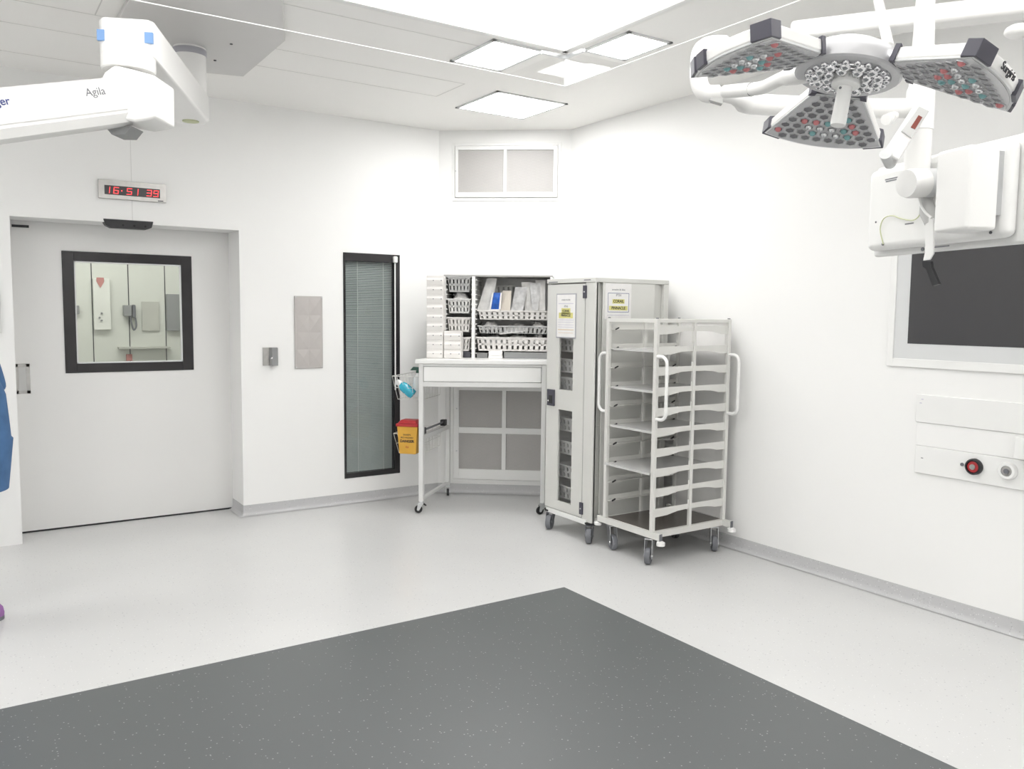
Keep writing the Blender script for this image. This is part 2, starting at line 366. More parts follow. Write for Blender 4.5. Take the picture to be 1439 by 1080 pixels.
# digital clock
a, c = ony(137, 251.5, YA), ony(233, 285, YA); cx0, cx1 = a.x, c.x; cz1 = a.z; cz0 = ony(137, 278, YA).z
cl = thing('digital_clock', 'steel framed wall clock with red digits above the sliding door', 'clock', ((cx0 + cx1)/2, YA, (cz0 + cz1)/2))
MB().box((cx0, YA - .022, cz0), (cx1, YA, cz1)).build('clock_case', M['steel'], cl, .002)
a, c = ony(146.5, 259.5, YA - .022), ony(225, 279, YA - .022); wx0, wx1, wz1 = a.x, c.x, a.z; wz0 = ony(146.5, 272.5, YA - .022).z
MB().box((wx0, YA - .0235, wz0), (wx1, YA - .021, wz1)).build('display_window', M['screen'], cl, smooth=False)
SEG = {'0': 'abcdef', '1': 'bc', '3': 'abcdg', '5': 'acdfg', '6': 'acdefg', '9': 'abcdfg'}
def digit(ch, x, z, w, h):
    b = MB(); t = w*.16; sl = .12
    pos = {'a': ((0, h - t), (w, h)), 'd': ((0, 0), (w, t)), 'g': ((0, h/2 - t/2), (w, h/2 + t/2)), 'f': ((0, h/2), (t, h)), 'b': ((w - t, h/2), (w, h)), 'e': ((0, 0), (t, h/2)), 'c': ((w - t, 0), (w, h/2))}
    for sg in SEG[ch]:
        (u0, v0), (u1, v1) = pos[sg]; e = t*.12
        b.prism([(u0 + e, v0 + e), (u1 - e, v0 + e), (u1 - e, v1 - e), (u0 + e, v1 - e)], -.0246, -.0232, lambda u, v_, d_: (x + u + v_*sl, YA + d_, z + v_))
    return b.build('digit', M['redled'], cl, smooth=False)
dw, dh = .033, (wz1 - wz0)*.72; zz = wz0 + (wz1 - wz0)*.13; ww = wx1 - wx0
for ch, fx in (('1', -.005), ('6', .15), ('5', .385), ('1', .50), ('3', .745), ('9', .87)): digit(ch, wx0 + ww*fx, zz, dw, dh)
MB().box((wx0 + ww*.295, YA - .0246, zz + dh*.42), (wx0 + ww*.315, YA - .0232, zz + dh*.6)).build('colon_dot', M['redled'], cl, smooth=False)
MB().box((cx1 - .055, YA - .0228, cz0 + .006), (cx1 - .02, YA - .0215, cz0 + .012)).build('maker_mark', M['ink'], cl, smooth=False)
# steel mesh wall panel and elbow switch
a, c = ony(413, 415.5, YA), ony(453.3, 516.5, YA); px0, px1, pz0, pz1 = a.x, c.x, c.z, a.z
wp = thing('wall_panel', 'upright stainless mesh panel between elbow switch and tall black window', 'panel', ((px0 + px1)/2, YA, pz0))
MB().box((px0, YA - .012, pz0), (px1, YA, pz1)).build('panel_frame', M['steelmesh'], wp, .003)
b = MB(); nx, nz = 2, 4; w_, h_ = (px1 - px0 - .03)/nx, (pz1 - pz0 - .03)/nz
for i in range(nx):
    for k in range(nz):
        x0, z0 = px0 + .015 + i*w_, pz0 + .015 + k*h_
        v = [(x0, YA - .013, z0), (x0 + w_, YA - .013, z0), (x0 + w_, YA - .013, z0 + h_), (x0, YA - .013, z0 + h_), (x0 + w_/2, YA - .020, z0 + h_/2)]
        b._add(v, [(0, 1, 4), (1, 2, 4), (2, 3, 4), (3, 0, 4)])
b.build('mesh_grille', M['steelmesh'], wp, smooth=False)
for x_, z_ in ((px0 + .008, pz0 + .008), (px1 - .008, pz0 + .008), (px0 + .008, pz1 - .008), (px1 - .008, pz1 - .008)):
    MB().cyl((x_, YA - .016, z_), (x_, YA - .012, z_), .005).build('screw', M['zinc'], wp)
a, c = ony(369, 488, YA), ony(387.3, 513, YA); ex0, ex1, ez0, ez1 = a.x, c.x, c.z, a.z
es = thing('elbow_switch', 'small steel wall switch box right of the sliding door', 'switch', ((ex0 + ex1)/2, YA, ez0))
MB().box((ex0, YA - .012, ez0), (ex1, YA, ez1)).build('back_plate', M['steel'], es, .002)
MB().prism([(ex0 + .045, 0), (ex1 + .005, 0), (ex1 + .005, -.035), (ex0 + .055, -.045)], ez0, ez1, lambda u, w, d_: (u, YA + w - .012, d_)).build('switch_lever', M['metalgrey'], es, .003)
MB().ball(((ex0 + ex1)/2 + .002, YA - .06, (ez0 + ez1)/2 - .01), .008).build('switch_button', M['chrome'], es)
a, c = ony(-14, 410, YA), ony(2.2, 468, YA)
tag(MB().box((a.x, YA - .014, c.z), (c.x, YA, a.z)).build('wall_plate', M['seam'], bevel=.003), 'pale grey wall plate left of the sliding door at the picture edge', 'panel')  # thin grey box stands in for a soft shadow on the wall
# tall dark window with a blind inside
wn = struct(MB().box((WX0 + .0, YA + .11, WZ0), (WX1, YA + .13, WZ1)).build('window_1', M['dgrey'], smooth=False))
gx0, gx1 = ony(486, 500, YA).x, ony(554.3, 500, YA).x; gz1, gz0 = ony(486, 366, YA).z, ony(486.6, 665, YA).z
f = MB()
f.box((WX0, YA - .006, WZ0), (gx0, YA + .02, WZ1)).box((gx1, YA - .006, WZ0), (WX1, YA + .02, WZ1)).box((gx0, YA - .006, WZ0), (gx1, YA + .02, gz0)).box((gx0, YA - .006, gz1), (gx1, YA + .02, WZ1))
f.build('window_frame', M['frame'], wn, .002)
MB().box((gx0, YA + .004, gz0), (gx1, YA + .01, gz1)).build('window_pane', M['glass'], wn, smooth=False)
b = MB(); n = 120; dz = (gz1 - gz0)/n
for k in range(n):
    z = gz0 + (k + .5)*dz
    b.prism([(-.0062, -.0052), (-.0055, -.0058), (.0062, .0052), (.0055, .0058)], gx0 + .004, gx1 - .004, lambda u, w, d_: (d_, YA + .045 + u, z + w))
b.build('blind_slats', M['slat'], wn, smooth=False)
for px in (502.7, 538.7):
    x_ = ony(px, 500, YA + .036).x
    MB().cyl((x_, YA + .035, gz0), (x_, YA + .035, gz1), .0025, seg=8).build('blind_cord', M['palegrey'], wn)
x_ = ony(555.6, 366, YA - .02).x; zt = ony(555.6, 364, YA - .02).z
b = MB(); b.tube([(x_, YA - .012, zt), (x_, YA - .018, .9), (x_, YA - .014, zt - 1.05)], .006, 8)
wd = b.build('blind_wand', M['white'], wn)
b = MB(); b.box((x_ - .018, YA - .036, zt - .03), (x_ + .016, YA - .004, zt + .022)); b.build('wand_knob', M['white'], wd, .008)
# ------------------------------------------------------------------ air vents in the corner wall
def Cw(s_, z, off): p = PA + SD*s_ + NI*off; return V((p.x, p.y, z))
def vent(name, s0, s1, z0, z1, cols, rows, gap, bl, bb, bt, label):
    t = thing(name, label, 'vent', Cw((s0 + s1)/2, z0, 0))
    f = MB(); P = lambda u, w, d_: Cw(u, w, d_)
    def rc(u0, u1, w0, w1, d0, d1): f.prism([(u0, w0), (u1, w0), (u1, w1), (u0, w1)], d0, d1, P)
    d0, d1 = 0, .022
    rc(s0, cols[0][0], z0, z1, d0, d1); rc(cols[-1][1], s1, z0, z1, d0, d1)
    rc(cols[0][0], cols[-1][1], z0, rows[0][0], d0, d1); rc(cols[0][0], cols[-1][1], rows[-1][1], z1, d0, d1)
    for k in range(len(cols) - 1): rc(cols[k][1], cols[k + 1][0], rows[0][0], rows[-1][1], d0, d1 - .002)
    for k in range(len(rows) - 1): rc(cols[0][0], cols[-1][1], rows[k][1], rows[k + 1][0], d0, d1 - .001)
    f.build('vent_frame', M['white'], t, .002)
    f = MB(); e = .028
    rc2 = lambda u0, u1, w0, w1: f.prism([(u0, w0), (u1, w0), (u1, w1), (u0, w1)], 0, .008, P)
    rc2(s0 - e, s0 - .004, z0 - e, z1 + e); rc2(s1 + .004, s1 + e, z0 - e, z1 + e); rc2(s0 - .004, s1 + .004, z1 + .004, z1 + e); rc2(s0 - .004, s1 + .004, z0 - e, z0 - .004)
    f.build('outer_rim', M['white'], t, .001)
    for (u0, u1) in cols:
        for (w0, w1) in rows:
            g = MB(); g.prism([(u0, w0), (u1, w0), (u1, w1), (u0, w1)], .004, .008, P); g.build('mesh_panel', M['mesh'], t, smooth=False)
    for u in (cols[0][0] - .018, cols[-1][1] + .018):
        for k in range(len(rows)):
            w = (rows[k][0] + rows[k][1])/2
            MB().cyl(Cw(u, w, .020), Cw(u, w, .0245), .0065, seg=12).build('screw', M['zinc'], t)
    return t
vent('air_vent', .141, .985, 2.49, 2.905, [(.163, .541), (.566, .952)], [(2.53, 2.874)], 0, 0, 0, 0, 'white framed air vent with two mesh panels high on the corner wall')
vent('air_vent', .135, .975, .125, .93, [(.180, .547), (.582, .945)], [(.213, .52), (.571, .886)], 0, 0, 0, 0, 'white framed air vent with four mesh panels low behind the desk')
# ------------------------------------------------------------------ ceiling: lamps, airflow field, clear skirt
def ceiling_lamp(x0, x1, y0, y1, label):
    t = thing('ceiling_lamp', label, 'lamp', ((x0 + x1)/2, (y0 + y1)/2, CE), 'flat ceiling lamps')
    f = MB(); e = .022; z0 = CE - .008
    f.box((x0, y0, z0), (x0 + e, y1, CE)).box((x1 - e, y0, z0), (x1, y1, CE)).box((x0, y0, z0), (x1, y0 + e, CE)).box((x0, y1 - e, z0), (x1, y1, CE))
    f.build('lamp_frame', M['palegrey'], t)
    MB().box((x0 + e, y0 + e, CE - .006), (x1 - e, y1 - e, CE - .002)).build('lamp_diffuser', M['lamp'], t, smooth=False)
ceiling_lamp(3.09, 3.69, 4.87, 5.44, 'square flush ceiling lamp nearest the corner wall vents')
FX0, FX1, FY0, FY1 = -.35, 2.95, .55, 3.92
ceiling_lamp(2.50, 2.86, 3.985, 4.47, 'ceiling lamp seen through the clear skirt left of its corner')
ceiling_lamp(3.02, 3.34, 3.46, 3.86, 'ceiling lamp seen through the clear skirt right of its corner')
for k, (x, y) in enumerate(((-1.6, 5.1), (-1.6, 2.6), (-1.6, -.2), (3.3, .2), (-1.6, -1.5), (1.1, -1.5))):  # lamps out of view, added to balance the room light
    ceiling_lamp(x - .3, x + .3, y - .3, y + .3, ['square ceiling lamp over the side wall beyond the pendant arm', 'square ceiling lamp left of the airflow field', 'square ceiling lamp behind the camera on the side wall', 'square ceiling lamp over the wall screen', 'square ceiling lamp in the far corner behind the camera', 'square ceiling lamp behind the airflow field'][k])
af = thing('airflow_ceiling', 'large glowing white airflow panel over the dark floor area', 'ceiling panel', ((FX0 + FX1)/2, (FY0 + FY1)/2, CE))
MB().box((FX0 + .03, FY0 + .03, CE - .012), (FX1 - .03, FY1 - .03, CE - .004)).build('airflow_diffuser', M['field'], af, smooth=False)
f = MB(); z0 = CE - .016
f.box((FX0, FY0, z0), (FX0 + .03, FY1, CE)).box((FX1 - .03, FY0, z0), (FX1, FY1, CE)).box((FX0, FY0, z0), (FX1, FY0 + .03, CE)).box((FX0, FY1 - .03, z0), (FX1, FY1, CE))
f.build('field_frame', M['white'], af)
ZS = 2.835
sk = thing('acrylic_skirt', 'clear acrylic skirt hanging around the airflow panel', 'screen', ((FX0 + FX1)/2, (FY0 + FY1)/2, CE))
for (a, c) in (((FX0, FY1 - .006), (FX1, FY1)), ((FX1 - .006, FY0), (FX1, FY1 - .008)), ((FX0, FY0), (FX0 + .006, FY1 - .008)), ((FX0 + .008, FY0), (FX1 - .008, FY0 + .006))):
    sh = MB().box((a[0], a[1], ZS), (c[0], c[1], CE - .017)).build('acrylic_sheet', M['skirt'], sk, smooth=False)
    MB().box((a[0] - .001, a[1] - .001, ZS - .002), (c[0] + .001, c[1] + .001, ZS + .002)).build('sheet_edge', M['white'], sh, smooth=False)
for (x, y, dx, dy) in ((FX1, FY1, -1, 0), (FX1, FY1, 0, -1)):
    MB().box((x + .004, y + .004, CE - .05), (x + dx*.16 - .012, y + dy*.16 - .012, CE - .03)).build('corner_bracket', M['zinc'], sk, .002)
MB().cyl((FX1 - .003, FY1 - .003, ZS), (FX1 - .003, FY1 - .003, CE - .02), .006, seg=8).build('corner_post', M['white'], sk)
# ------------------------------------------------------------------ casters
def caster(parent, x, y, ztop, R, ang, wm, fm, brake=False, trail=.03, wdt=.026, name='caster'):
    dx, dy = math.cos(ang), math.sin(ang); cx, cy = x + dx*trail, y + dy*trail
    M_ = frm((cx, cy, R), (dx, dy, 0), (-dy, dx, 0), (0, 0, 1))     # local x rolls, y axle
    f = MB(M_); h = ztop - R; k = wdt/2 + .004
    for sgn in (1, -1):
        f.prism([(-trail - R*.5, h - .012), (R*.35 - trail*.3, h - .012), (R*.38, -.002), (R*.2, -R*.34), (-R*.2, -R*.3), (-R*.55, R*.3)], sgn*k, sgn*(k + .004), lambda u, w, d_: (u, d_, w))
    f.box((-trail - R*.6, -k - .004, h - .014), (R*.1, k + .004, h - .006)).cyl((-trail, 0, h - .008), (-trail, 0, h), R*.55, seg=16).cyl((0, -k - .007, 0), (0, k + .007, 0), R*.16, seg=10)
    o = f.build(name, fm, parent, .001)
    w = MB(M_); r_ = R; t = wdt/2
    w.lathe([(r_*.25, -t*.8), (r_*.78, -t*.8), (r_*.82, -t), (r_*.93, -t), (r_, -t*.55), (r_, t*.55), (r_*.93, t), (r_*.82, t), (r_*.78, t*.8), (r_*.25, t*.8)], (0, 0, 0), (0, 1, 0), 28)
    w.build('wheel', wm, o)
    if brake:
        q = MB(M_); q.prism([(-trail - R*.5, h*.62), (-trail - R*1.25, h*.42), (-trail - R*1.3, h*.52), (-trail - R*.5, h*.85)], -k, k, lambda u, w_, d_: (u, d_, w_))
        q.build('brake_pedal', M['blackrub'], o, .003)
    return o
# ------------------------------------------------------------------ shelf trolley (open rack)
RX0, RX1, RY0, RY1 = 3.488, 4.140, 3.685, 4.155
tb = .026
rk = thing('rack_trolley', 'open pale grey shelf trolley on grey wheels in front of the tall cabinet', 'trolley', ((RX0 + RX1)/2, (RY0 + RY1)/2, 0))
b = MB()
for x in (RX0, RX1 - tb): b.box((x, RY0 - .062, .166), (x + tb, RY1 + .056, .206))
for y in (RY0, RY1 - tb): b.box((RX0 + tb, y, .166), (RX1 - tb, y + tb, .206))
b.build('base_frame', M['rack'], rk, .002)
for x in (RX0, RX1 - tb):
    for y in (RY0, RY1 - tb):
        MB().box((x, y, .206), (x + tb, y + tb, 1.512)).build('post', M['rack'], rk, .003)
RM = RX0 + .318
for y in (RY0, RY1 - tb*.8): MB().box((RM, y, .206), (RM + .022, y + tb*.8, 1.492)).build('post', M['rack'], rk, .003)
b = MB()
for x in (RX0, RX1 - tb): b.box((x + .002, RY0 + tb, 1.488), (x + tb - .002, RY1 - tb, 1.510))
for y in (RY0, RY1 - tb): b.box((RX0 + tb, y + .002, 1.488), (RX1 - tb, y + tb - .002, 1.510))
b.build('top_frame', M['rack'], rk, .002)
for x in (RX0 + tb/2, RX1 - tb/2):
    for y in (RY0 + tb/2, RY1 - tb/2):
        MB().cyl((x, y, 1.512), (x, y, 1.518), .009, seg=12).build('post_cap', M['rub'], rk)
zs = [1.462 - .1247*k for k in range(10)]
L = RX1 - RX0
for z in zs:
    for y, sg in ((RY0, 1), (RY1, -1)):
        u = lambda f_: RX0 + tb*.6 + f_*(L - tb*1.2)
        top = z + .008
        poly = [(u(0), top), (u(1), top), (u(1), top - .052), (u(.87), top - .050), (u(.82), top - .043), (u(.76), top - .037), (u(.66), top - .033), (u(.44), top - .032), (u(.33), top - .035), (u(.25), top - .043), (u(.19), top - .050), (u(0), top - .054)]
        b = MB(); b.prism(poly, y + sg*.008, y + sg*.0105, lambda p, q, d_: (p, d_, q))
        b.box((u(0), y + sg*.0105, top - .032), (u(1), y + sg*.045, top - .029))
        b.box((RM - .012, y + sg*.006, top), (RM - .001, y + sg*.0095, top + .026))
        b.build('runner', M['rack'], rk)
    for cx_, cy_ in ((RX0 + tb + .01, RY1 - .05), (RX0 + tb + .02, RY0 + .05), (RX1 - .10, RY1 - .05)):
        MB().prism([(0, 0), (.026, .010), (.028, .018), (.004, .008)], cy_ - .006, cy_ + .006, lambda p, q, d_: (cx_ + p, d_, z - .018 + q - .008)).build('shelf_clip', M['black'], rk, .001)
MB().box((RX1 - .012, RY0 + tb, .21), (RX1 - .008, RY1 - tb, 1.486)).build('back_sheet', M['acryl'], rk, smooth=False)
MB().box((RX0 + tb, RY0 + tb, .196), (RX1 - tb, RY1 - tb, .209)).build('base_plate', M['brown'], rk, .001)
def handle(x, y, z0, z1, dy, dx=0):
    p = []; r_ = .045
    for k in range(7): t = PI/2*k/6; p.append((x + dx*(1 - r_ + r_*math.sin(t)) if 0 else x, y + dy - (r_ - r_*math.sin(t))*(1 if dy > 0 else -1), z0 + r_ - r_*math.cos(t)))
    p = [(x, y, z0)] + p + [(q[0], q[1], z1 - (q[2] - z0)) for q in reversed(p)] + [(x, y, z1)]
    return MB().tube(p, .0105, 10).build('handle', M['white'], rk)
for x in (RX0 + tb/2, RX1 - tb/2): handle(x, RY0 + .004, .905, 1.285, -.085); handle(x, RY1 - .004, .905, 1.285, .080)
for x in (RX0 + tb/2, RX1 - tb/2):
    for y, sg in ((RY0 - .062, -1), (RY1 + .056, 1)):
        b = MB(); b.box((x - .016, y - .010, .150), (x + .016, y + .012, .166)); b.cyl((x, y + sg*.004, .138), (x, y + sg*.004, .160), .026, seg=20)
        b.build('bumper', M['white'], rk, .002)
        MB().box((x - .010, y + sg*.002, .166), (x + .010, y + sg*.006, .208)).build('end_cap', M['rub'], rk)
for x, y, an in ((RX0 + .045, RY0 + .06, 3.75), (RX0 + .045, RY1 - .035, 4.35), (RX1 - .05, RY0 + .055, 4.05), (RX1 - .05, RY1 - .04, 4.3)):
    caster(rk, x, y, .166, .051, an, M['rub'], M['zinc'], trail=.045, wdt=.034)
lab = ['topmost flat shelf sheet on the second runner of the open trolley', 'flat shelf sheet level with the handles of the open trolley', 'flat shelf sheet just below the handles of the open trolley', 'lowest flat shelf sheet sticking out of the open trolley']
for k, (lv, ox) in enumerate(((1, .03), (3, .03), (5, .025), (7, -.012))):
    z = zs[lv] - .0205
    b = MB(); b.box((RX0 + ox, RY0 + .022, z), (RX1 - .05 + min(ox, 0), RY1 - .022, z + .004)); b.box((RX0 + ox, RY0 + .022, z - .010), (RX0 + ox + .003, RY1 - .022, z))
    tag(b.build('shelf_tray', M['tray'], smooth=False, loc=((RX0 + RX1)/2, (RY0 + RY1)/2, z)), lab[k], 'shelf', 'flat sheets in the open trolley')
# ------------------------------------------------------------------ tall cabinet with glazed door, facing -x
KX0, KX1, KY0, KY1, KZ0, KZ1 = 3.466, 4.128, 4.250, 4.785, .140, 1.775
cb = thing('tall_cabinet', 'tall pale grey cabinet on wheels with narrow glazed door and posters', 'cabinet', ((KX0 + KX1)/2, (KY0 + KY1)/2, 0))
b = MB(); t = .016
b.box((KX0, KY0, KZ1 - .03), (KX1, KY1, KZ1)).box((KX0 + .012, KY0 + .01, KZ0), (KX1, KY1 - .01, KZ0 + .02))
b.box((KX1 - t, KY0 + .02, KZ0), (KX1, KY1 - .02, KZ1 - .03))
b.build('cabinet_body', M['cab'], cb, .003)
for y, sg in ((KY0, 1), (KY1, -1)):
    b = MB()
    b.box((KX0 + .02, y + sg*.030, KZ0 + .02), (KX1, y + sg*.036, KZ1 - .03)).build('side_panel', M['cab'], cb)
    for x0, x1 in ((KX0 + .012, KX0 + .032), (KX1 - .046, KX1)): MB().box((x0, y, KZ0 + .002), (x1, y + sg*.03, KZ1 - .03)).build('corner_post', M['cab'], cb, .004)
    MB().box((KX0 + .072, y + sg*.003, KZ0 + .02), (KX1 - .128, y + sg*.012, KZ1 - .03)).build('side_board', M['cab'], cb, .003)
# door leaf at x = KX0 with two window holes
q = lambda px, py: onx(px, py, KX0)
dy1, dy0 = KY1 - .012, KY0 + .105
wy1, wy0 = q(785.5, 500).y, q(805.3, 500).y
za1, za0, zb1, zb0 = 1.385, 1.012, .872, .225
b = MB(); xd = (KX0, KX0 + .018); zd0, zd1 = KZ0 + .022, KZ1 - .04
def dbox(y0, y1, z0, z1): b.box((xd[0], y0, z0), (xd[1], y1, z1))
dbox(dy0, wy0, zd0, zd1); dbox(wy1, dy1, zd0, zd1); dbox(wy0, wy1, zd0, zb0); dbox(wy0, wy1, zb1, za0); dbox(wy0, wy1, za1, zd1)
dr = b.build('cabinet_door', M['cab'], cb, .0)
for z0, z1 in ((za0, za1), (zb0, zb1)): MB().box((KX0 + .008, wy0 - .004, z0 - .004), (KX0 + .011, wy1 + .004, z1 + .004)).build('door_pane', M['smoke'], dr, smooth=False)
b = MB(); 
for (y0, y1, z0, z1) in ((dy0 - .003, dy0, zd0, zd1), (dy1, dy1 + .003, zd0, zd1), (dy0, dy1, zd1, zd1 + .004), (dy0, dy1, zd0 - .004, zd0)): b.box((KX0 + .004, y0, z0), (KX0 + .016, y1, z1))
b.build('door_gasket', M['trimgrey'], dr, smooth=False)
b = MB(); b.box((KX0 + .004, KY0, KZ0), (KX0 + .03, dy0 - .003, KZ1 - .03)).build('front_stile', M['cab'], cb, .003)
lk = MB().box((KX0 - .012, q(780, 560).y, .890), (KX0, q(770.3, 560).y, 1.005)).build('door_lock', M['bump'], dr, .003)
MB().box((KX0 - .014, q(778, 560).y, .905), (KX0 - .010, q(773, 560).y, .965)).build('lock_flap', M['black'], lk, .002)
MB().cyl((KX0 - .017, q(773, 560).y, .925), (KX0 - .010, q(773, 560).y, .925), .006, seg=12).build('key_barrel', M['chrome'], lk)
for z0, z1 in ((1.640, 1.725), (.183, .265)):
    hg = MB().box((KX0 - .008, dy0 - .018, z0), (KX0 + .004, dy0 + .014, z1)).build('hinge', M['bump'], cb, .002)
    MB().cyl((KX0 - .009, dy0 - .004, (z0 + z1)/2 - .004), (KX0 - .009, dy0 - .004, (z0 + z1)/2 + .004), .005, seg=10).build('hinge_pin', M['zinc'], hg)
MB().box((KX0 - .001, dy1 - .115, KZ1 - .024), (KX0, dy1 - .01, KZ1 - .017)).build('maker_plate', M['greyink'], cb, smooth=False)
MB().box((KX0 - .001, dy0 - .06, KZ1 - .018), (KX0, dy0 + .01, KZ1 - .011)).build('maker_plate', M['greyink'], cb, smooth=False)
MB().box((KX0 - .004, KY0 + .05, KZ0 - .018), (KX0 + .02, KY1 - .03, KZ0 + .016)).build('bottom_rail', M['white'], cb, .002)
for x, y in ((KX0 + .035, KY0 + .035), (KX1 - .035, KY0 + .035), (KX0 + .035, KY1 - .035), (KX1 - .035, KY1 - .035)):
    MB().lathe([(.02, 0), (.043, 0), (.046, .004), (.046, .012), (.02, .014)], (x, y, KZ0 - .014), (0, 0, 1), 24).build('bumper_disc', M['blackrub'], cb)
for x, y, an, bk in ((KX0 + .035, KY0 + .05, 3.9, False), (KX0 + .035, KY1 - .045, 3.75, True), (KX1 - .06, KY0 + .05, 4.0, False), (KX1 - .06, KY1 - .045, 4.2, False)):
    caster(cb, x, y, KZ0 - .012, .052, an, M['rub'], M['rub'], bk, trail=.036, wdt=.036)
# baskets
def basket(P, u0, u1, d0, d1, z0, z1, nx, nd, m, label, group, rows=2, tap=.012, solid=0):
    """P(u,d,z) -> world; a tapered plastic basket with rows of slots"""
    c = P((u0 + u1)/2, (d0 + d1)/2, z0); b = MB(); h = z1 - z0; th = .004
    def pt(u, d, z):                       # taper towards the bottom
        k = (z1 - z)/h*tap; sg = 1 if d1 > d0 else -1
        uu = u0 + k + (u - u0)*(u1 - u0 - 2*k)/(u1 - u0); dd = d0 + sg*k + (d - d0)*(d1 - d0 - 2*k*sg)/(d1 - d0)
        return P(uu, dd, z)
    def wallbox(axis, at_, a0, a1, za, zb):
        if axis == 'u': q_ = [(a0, at_[0]), (a1, at_[0]), (a1, at_[1]), (a0, at_[1])]
        else: q_ = [(at_[0], a0), (at_[1], a0), (at_[1], a1), (at_[0], a1)]
        b.hexa([pt(x, y, za) for x, y in q_], [pt(x, y, zb) for x, y in q_])
    sgd = th if d1 > d0 else -th
    bands = [z0] + [z0 + h*(.12 + .74*k/rows) for k in range(rows + 1)] + [z1 - h*.08]
    for axis, at_, a0, a1, n in (('u', (d0, d0 + sgd), u0, u1, nx), ('u', (d1 - sgd, d1), u0, u1, nx), ('d', (u0, u0 + th), d0, d1, nd), ('d', (u1 - th, u1), d0, d1, nd)):
        bh = h*.16
        wallbox(axis, at_, a0, a1, z0, z0 + h*.14); wallbox(axis, at_, a0, a1, z1 - h*.16, z1)
        for k in range(1, rows): zc = z0 + h*(.14 + .70*k/rows); wallbox(axis, at_, a0, a1, zc - bh/2, zc + bh/2)
        if solid: wallbox(axis, at_, a0, a1, z0, z1 - .001); continue
        wd = (a1 - a0)/n
        for k in range(n + 1):
            x0 = a0 + wd*(k - .31); x1 = a0 + wd*(k + .31)
            lo, hi = min(a0, a1), max(a0, a1); x0, x1 = max(lo, min(hi, x0)), max(lo, min(hi, x1))
            if abs(x1 - x0) > 1e-5: wallbox(axis, at_, x0, x1, z0 + h*.1, z1 - h*.1)
    q_ = [(u0, d0), (u1, d0), (u1, d1), (u0, d1)]
    b.hexa([pt(x, y, z0) for x, y in q_], [pt(x, y, z0 + .003) for x, y in q_])
    o = b.build('basket', m, loc=c, smooth=False)
    sgn = .008 if d1 > d0 else -.008
    r_ = MB(); e = .008
    for (ua, ub, da, db) in ((u0 - e, u1 + e, d0 - sgn, d0 + sgn*.3), (u0 - e, u1 + e, d1 - sgn*.3, d1 + sgn), (u0 - e, u0 + e*.3, d0, d1), (u1 - e*.3, u1 + e, d0, d1)):
        qq = [(ua, da), (ub, da), (ub, db), (ua, db)]; r_.hexa([P(x, y, z1 - .004) for x, y in qq], [P(x, y, z1 + .003) for x, y in qq])
    r_.build('basket_rim', m, o, smooth=False)
    return tag(o, label, 'basket', group)
Pk = lambda u, d, z: V((d, u, z))
zc = [1.30, 1.155, 1.025, .74, .575, .405, .255]
nm = ['topmost', 'second from the top', 'third from the top', 'fourth from the top', 'fifth from the top', 'sixth from the top', 'lowest']
for k, z in enumerate(zc):
    basket(Pk, KY0 + .06, KY1 - .06, KX0 + .07, KX0 + .52, z - .03, z + .065, 9, 9, M['bask'], 'pale perforated basket ' + nm[k] + ' inside the tall glazed cabinet', 'baskets behind the cabinet door')
    rr = MB()
    for y in (KY0 + .022, KY1 - .052): rr.box((KX0 + .05, y, z + .050), (KX1 - .03, y + .03, z + .056))
    rr.build('basket_runner', M['cab'], cb, smooth=False)
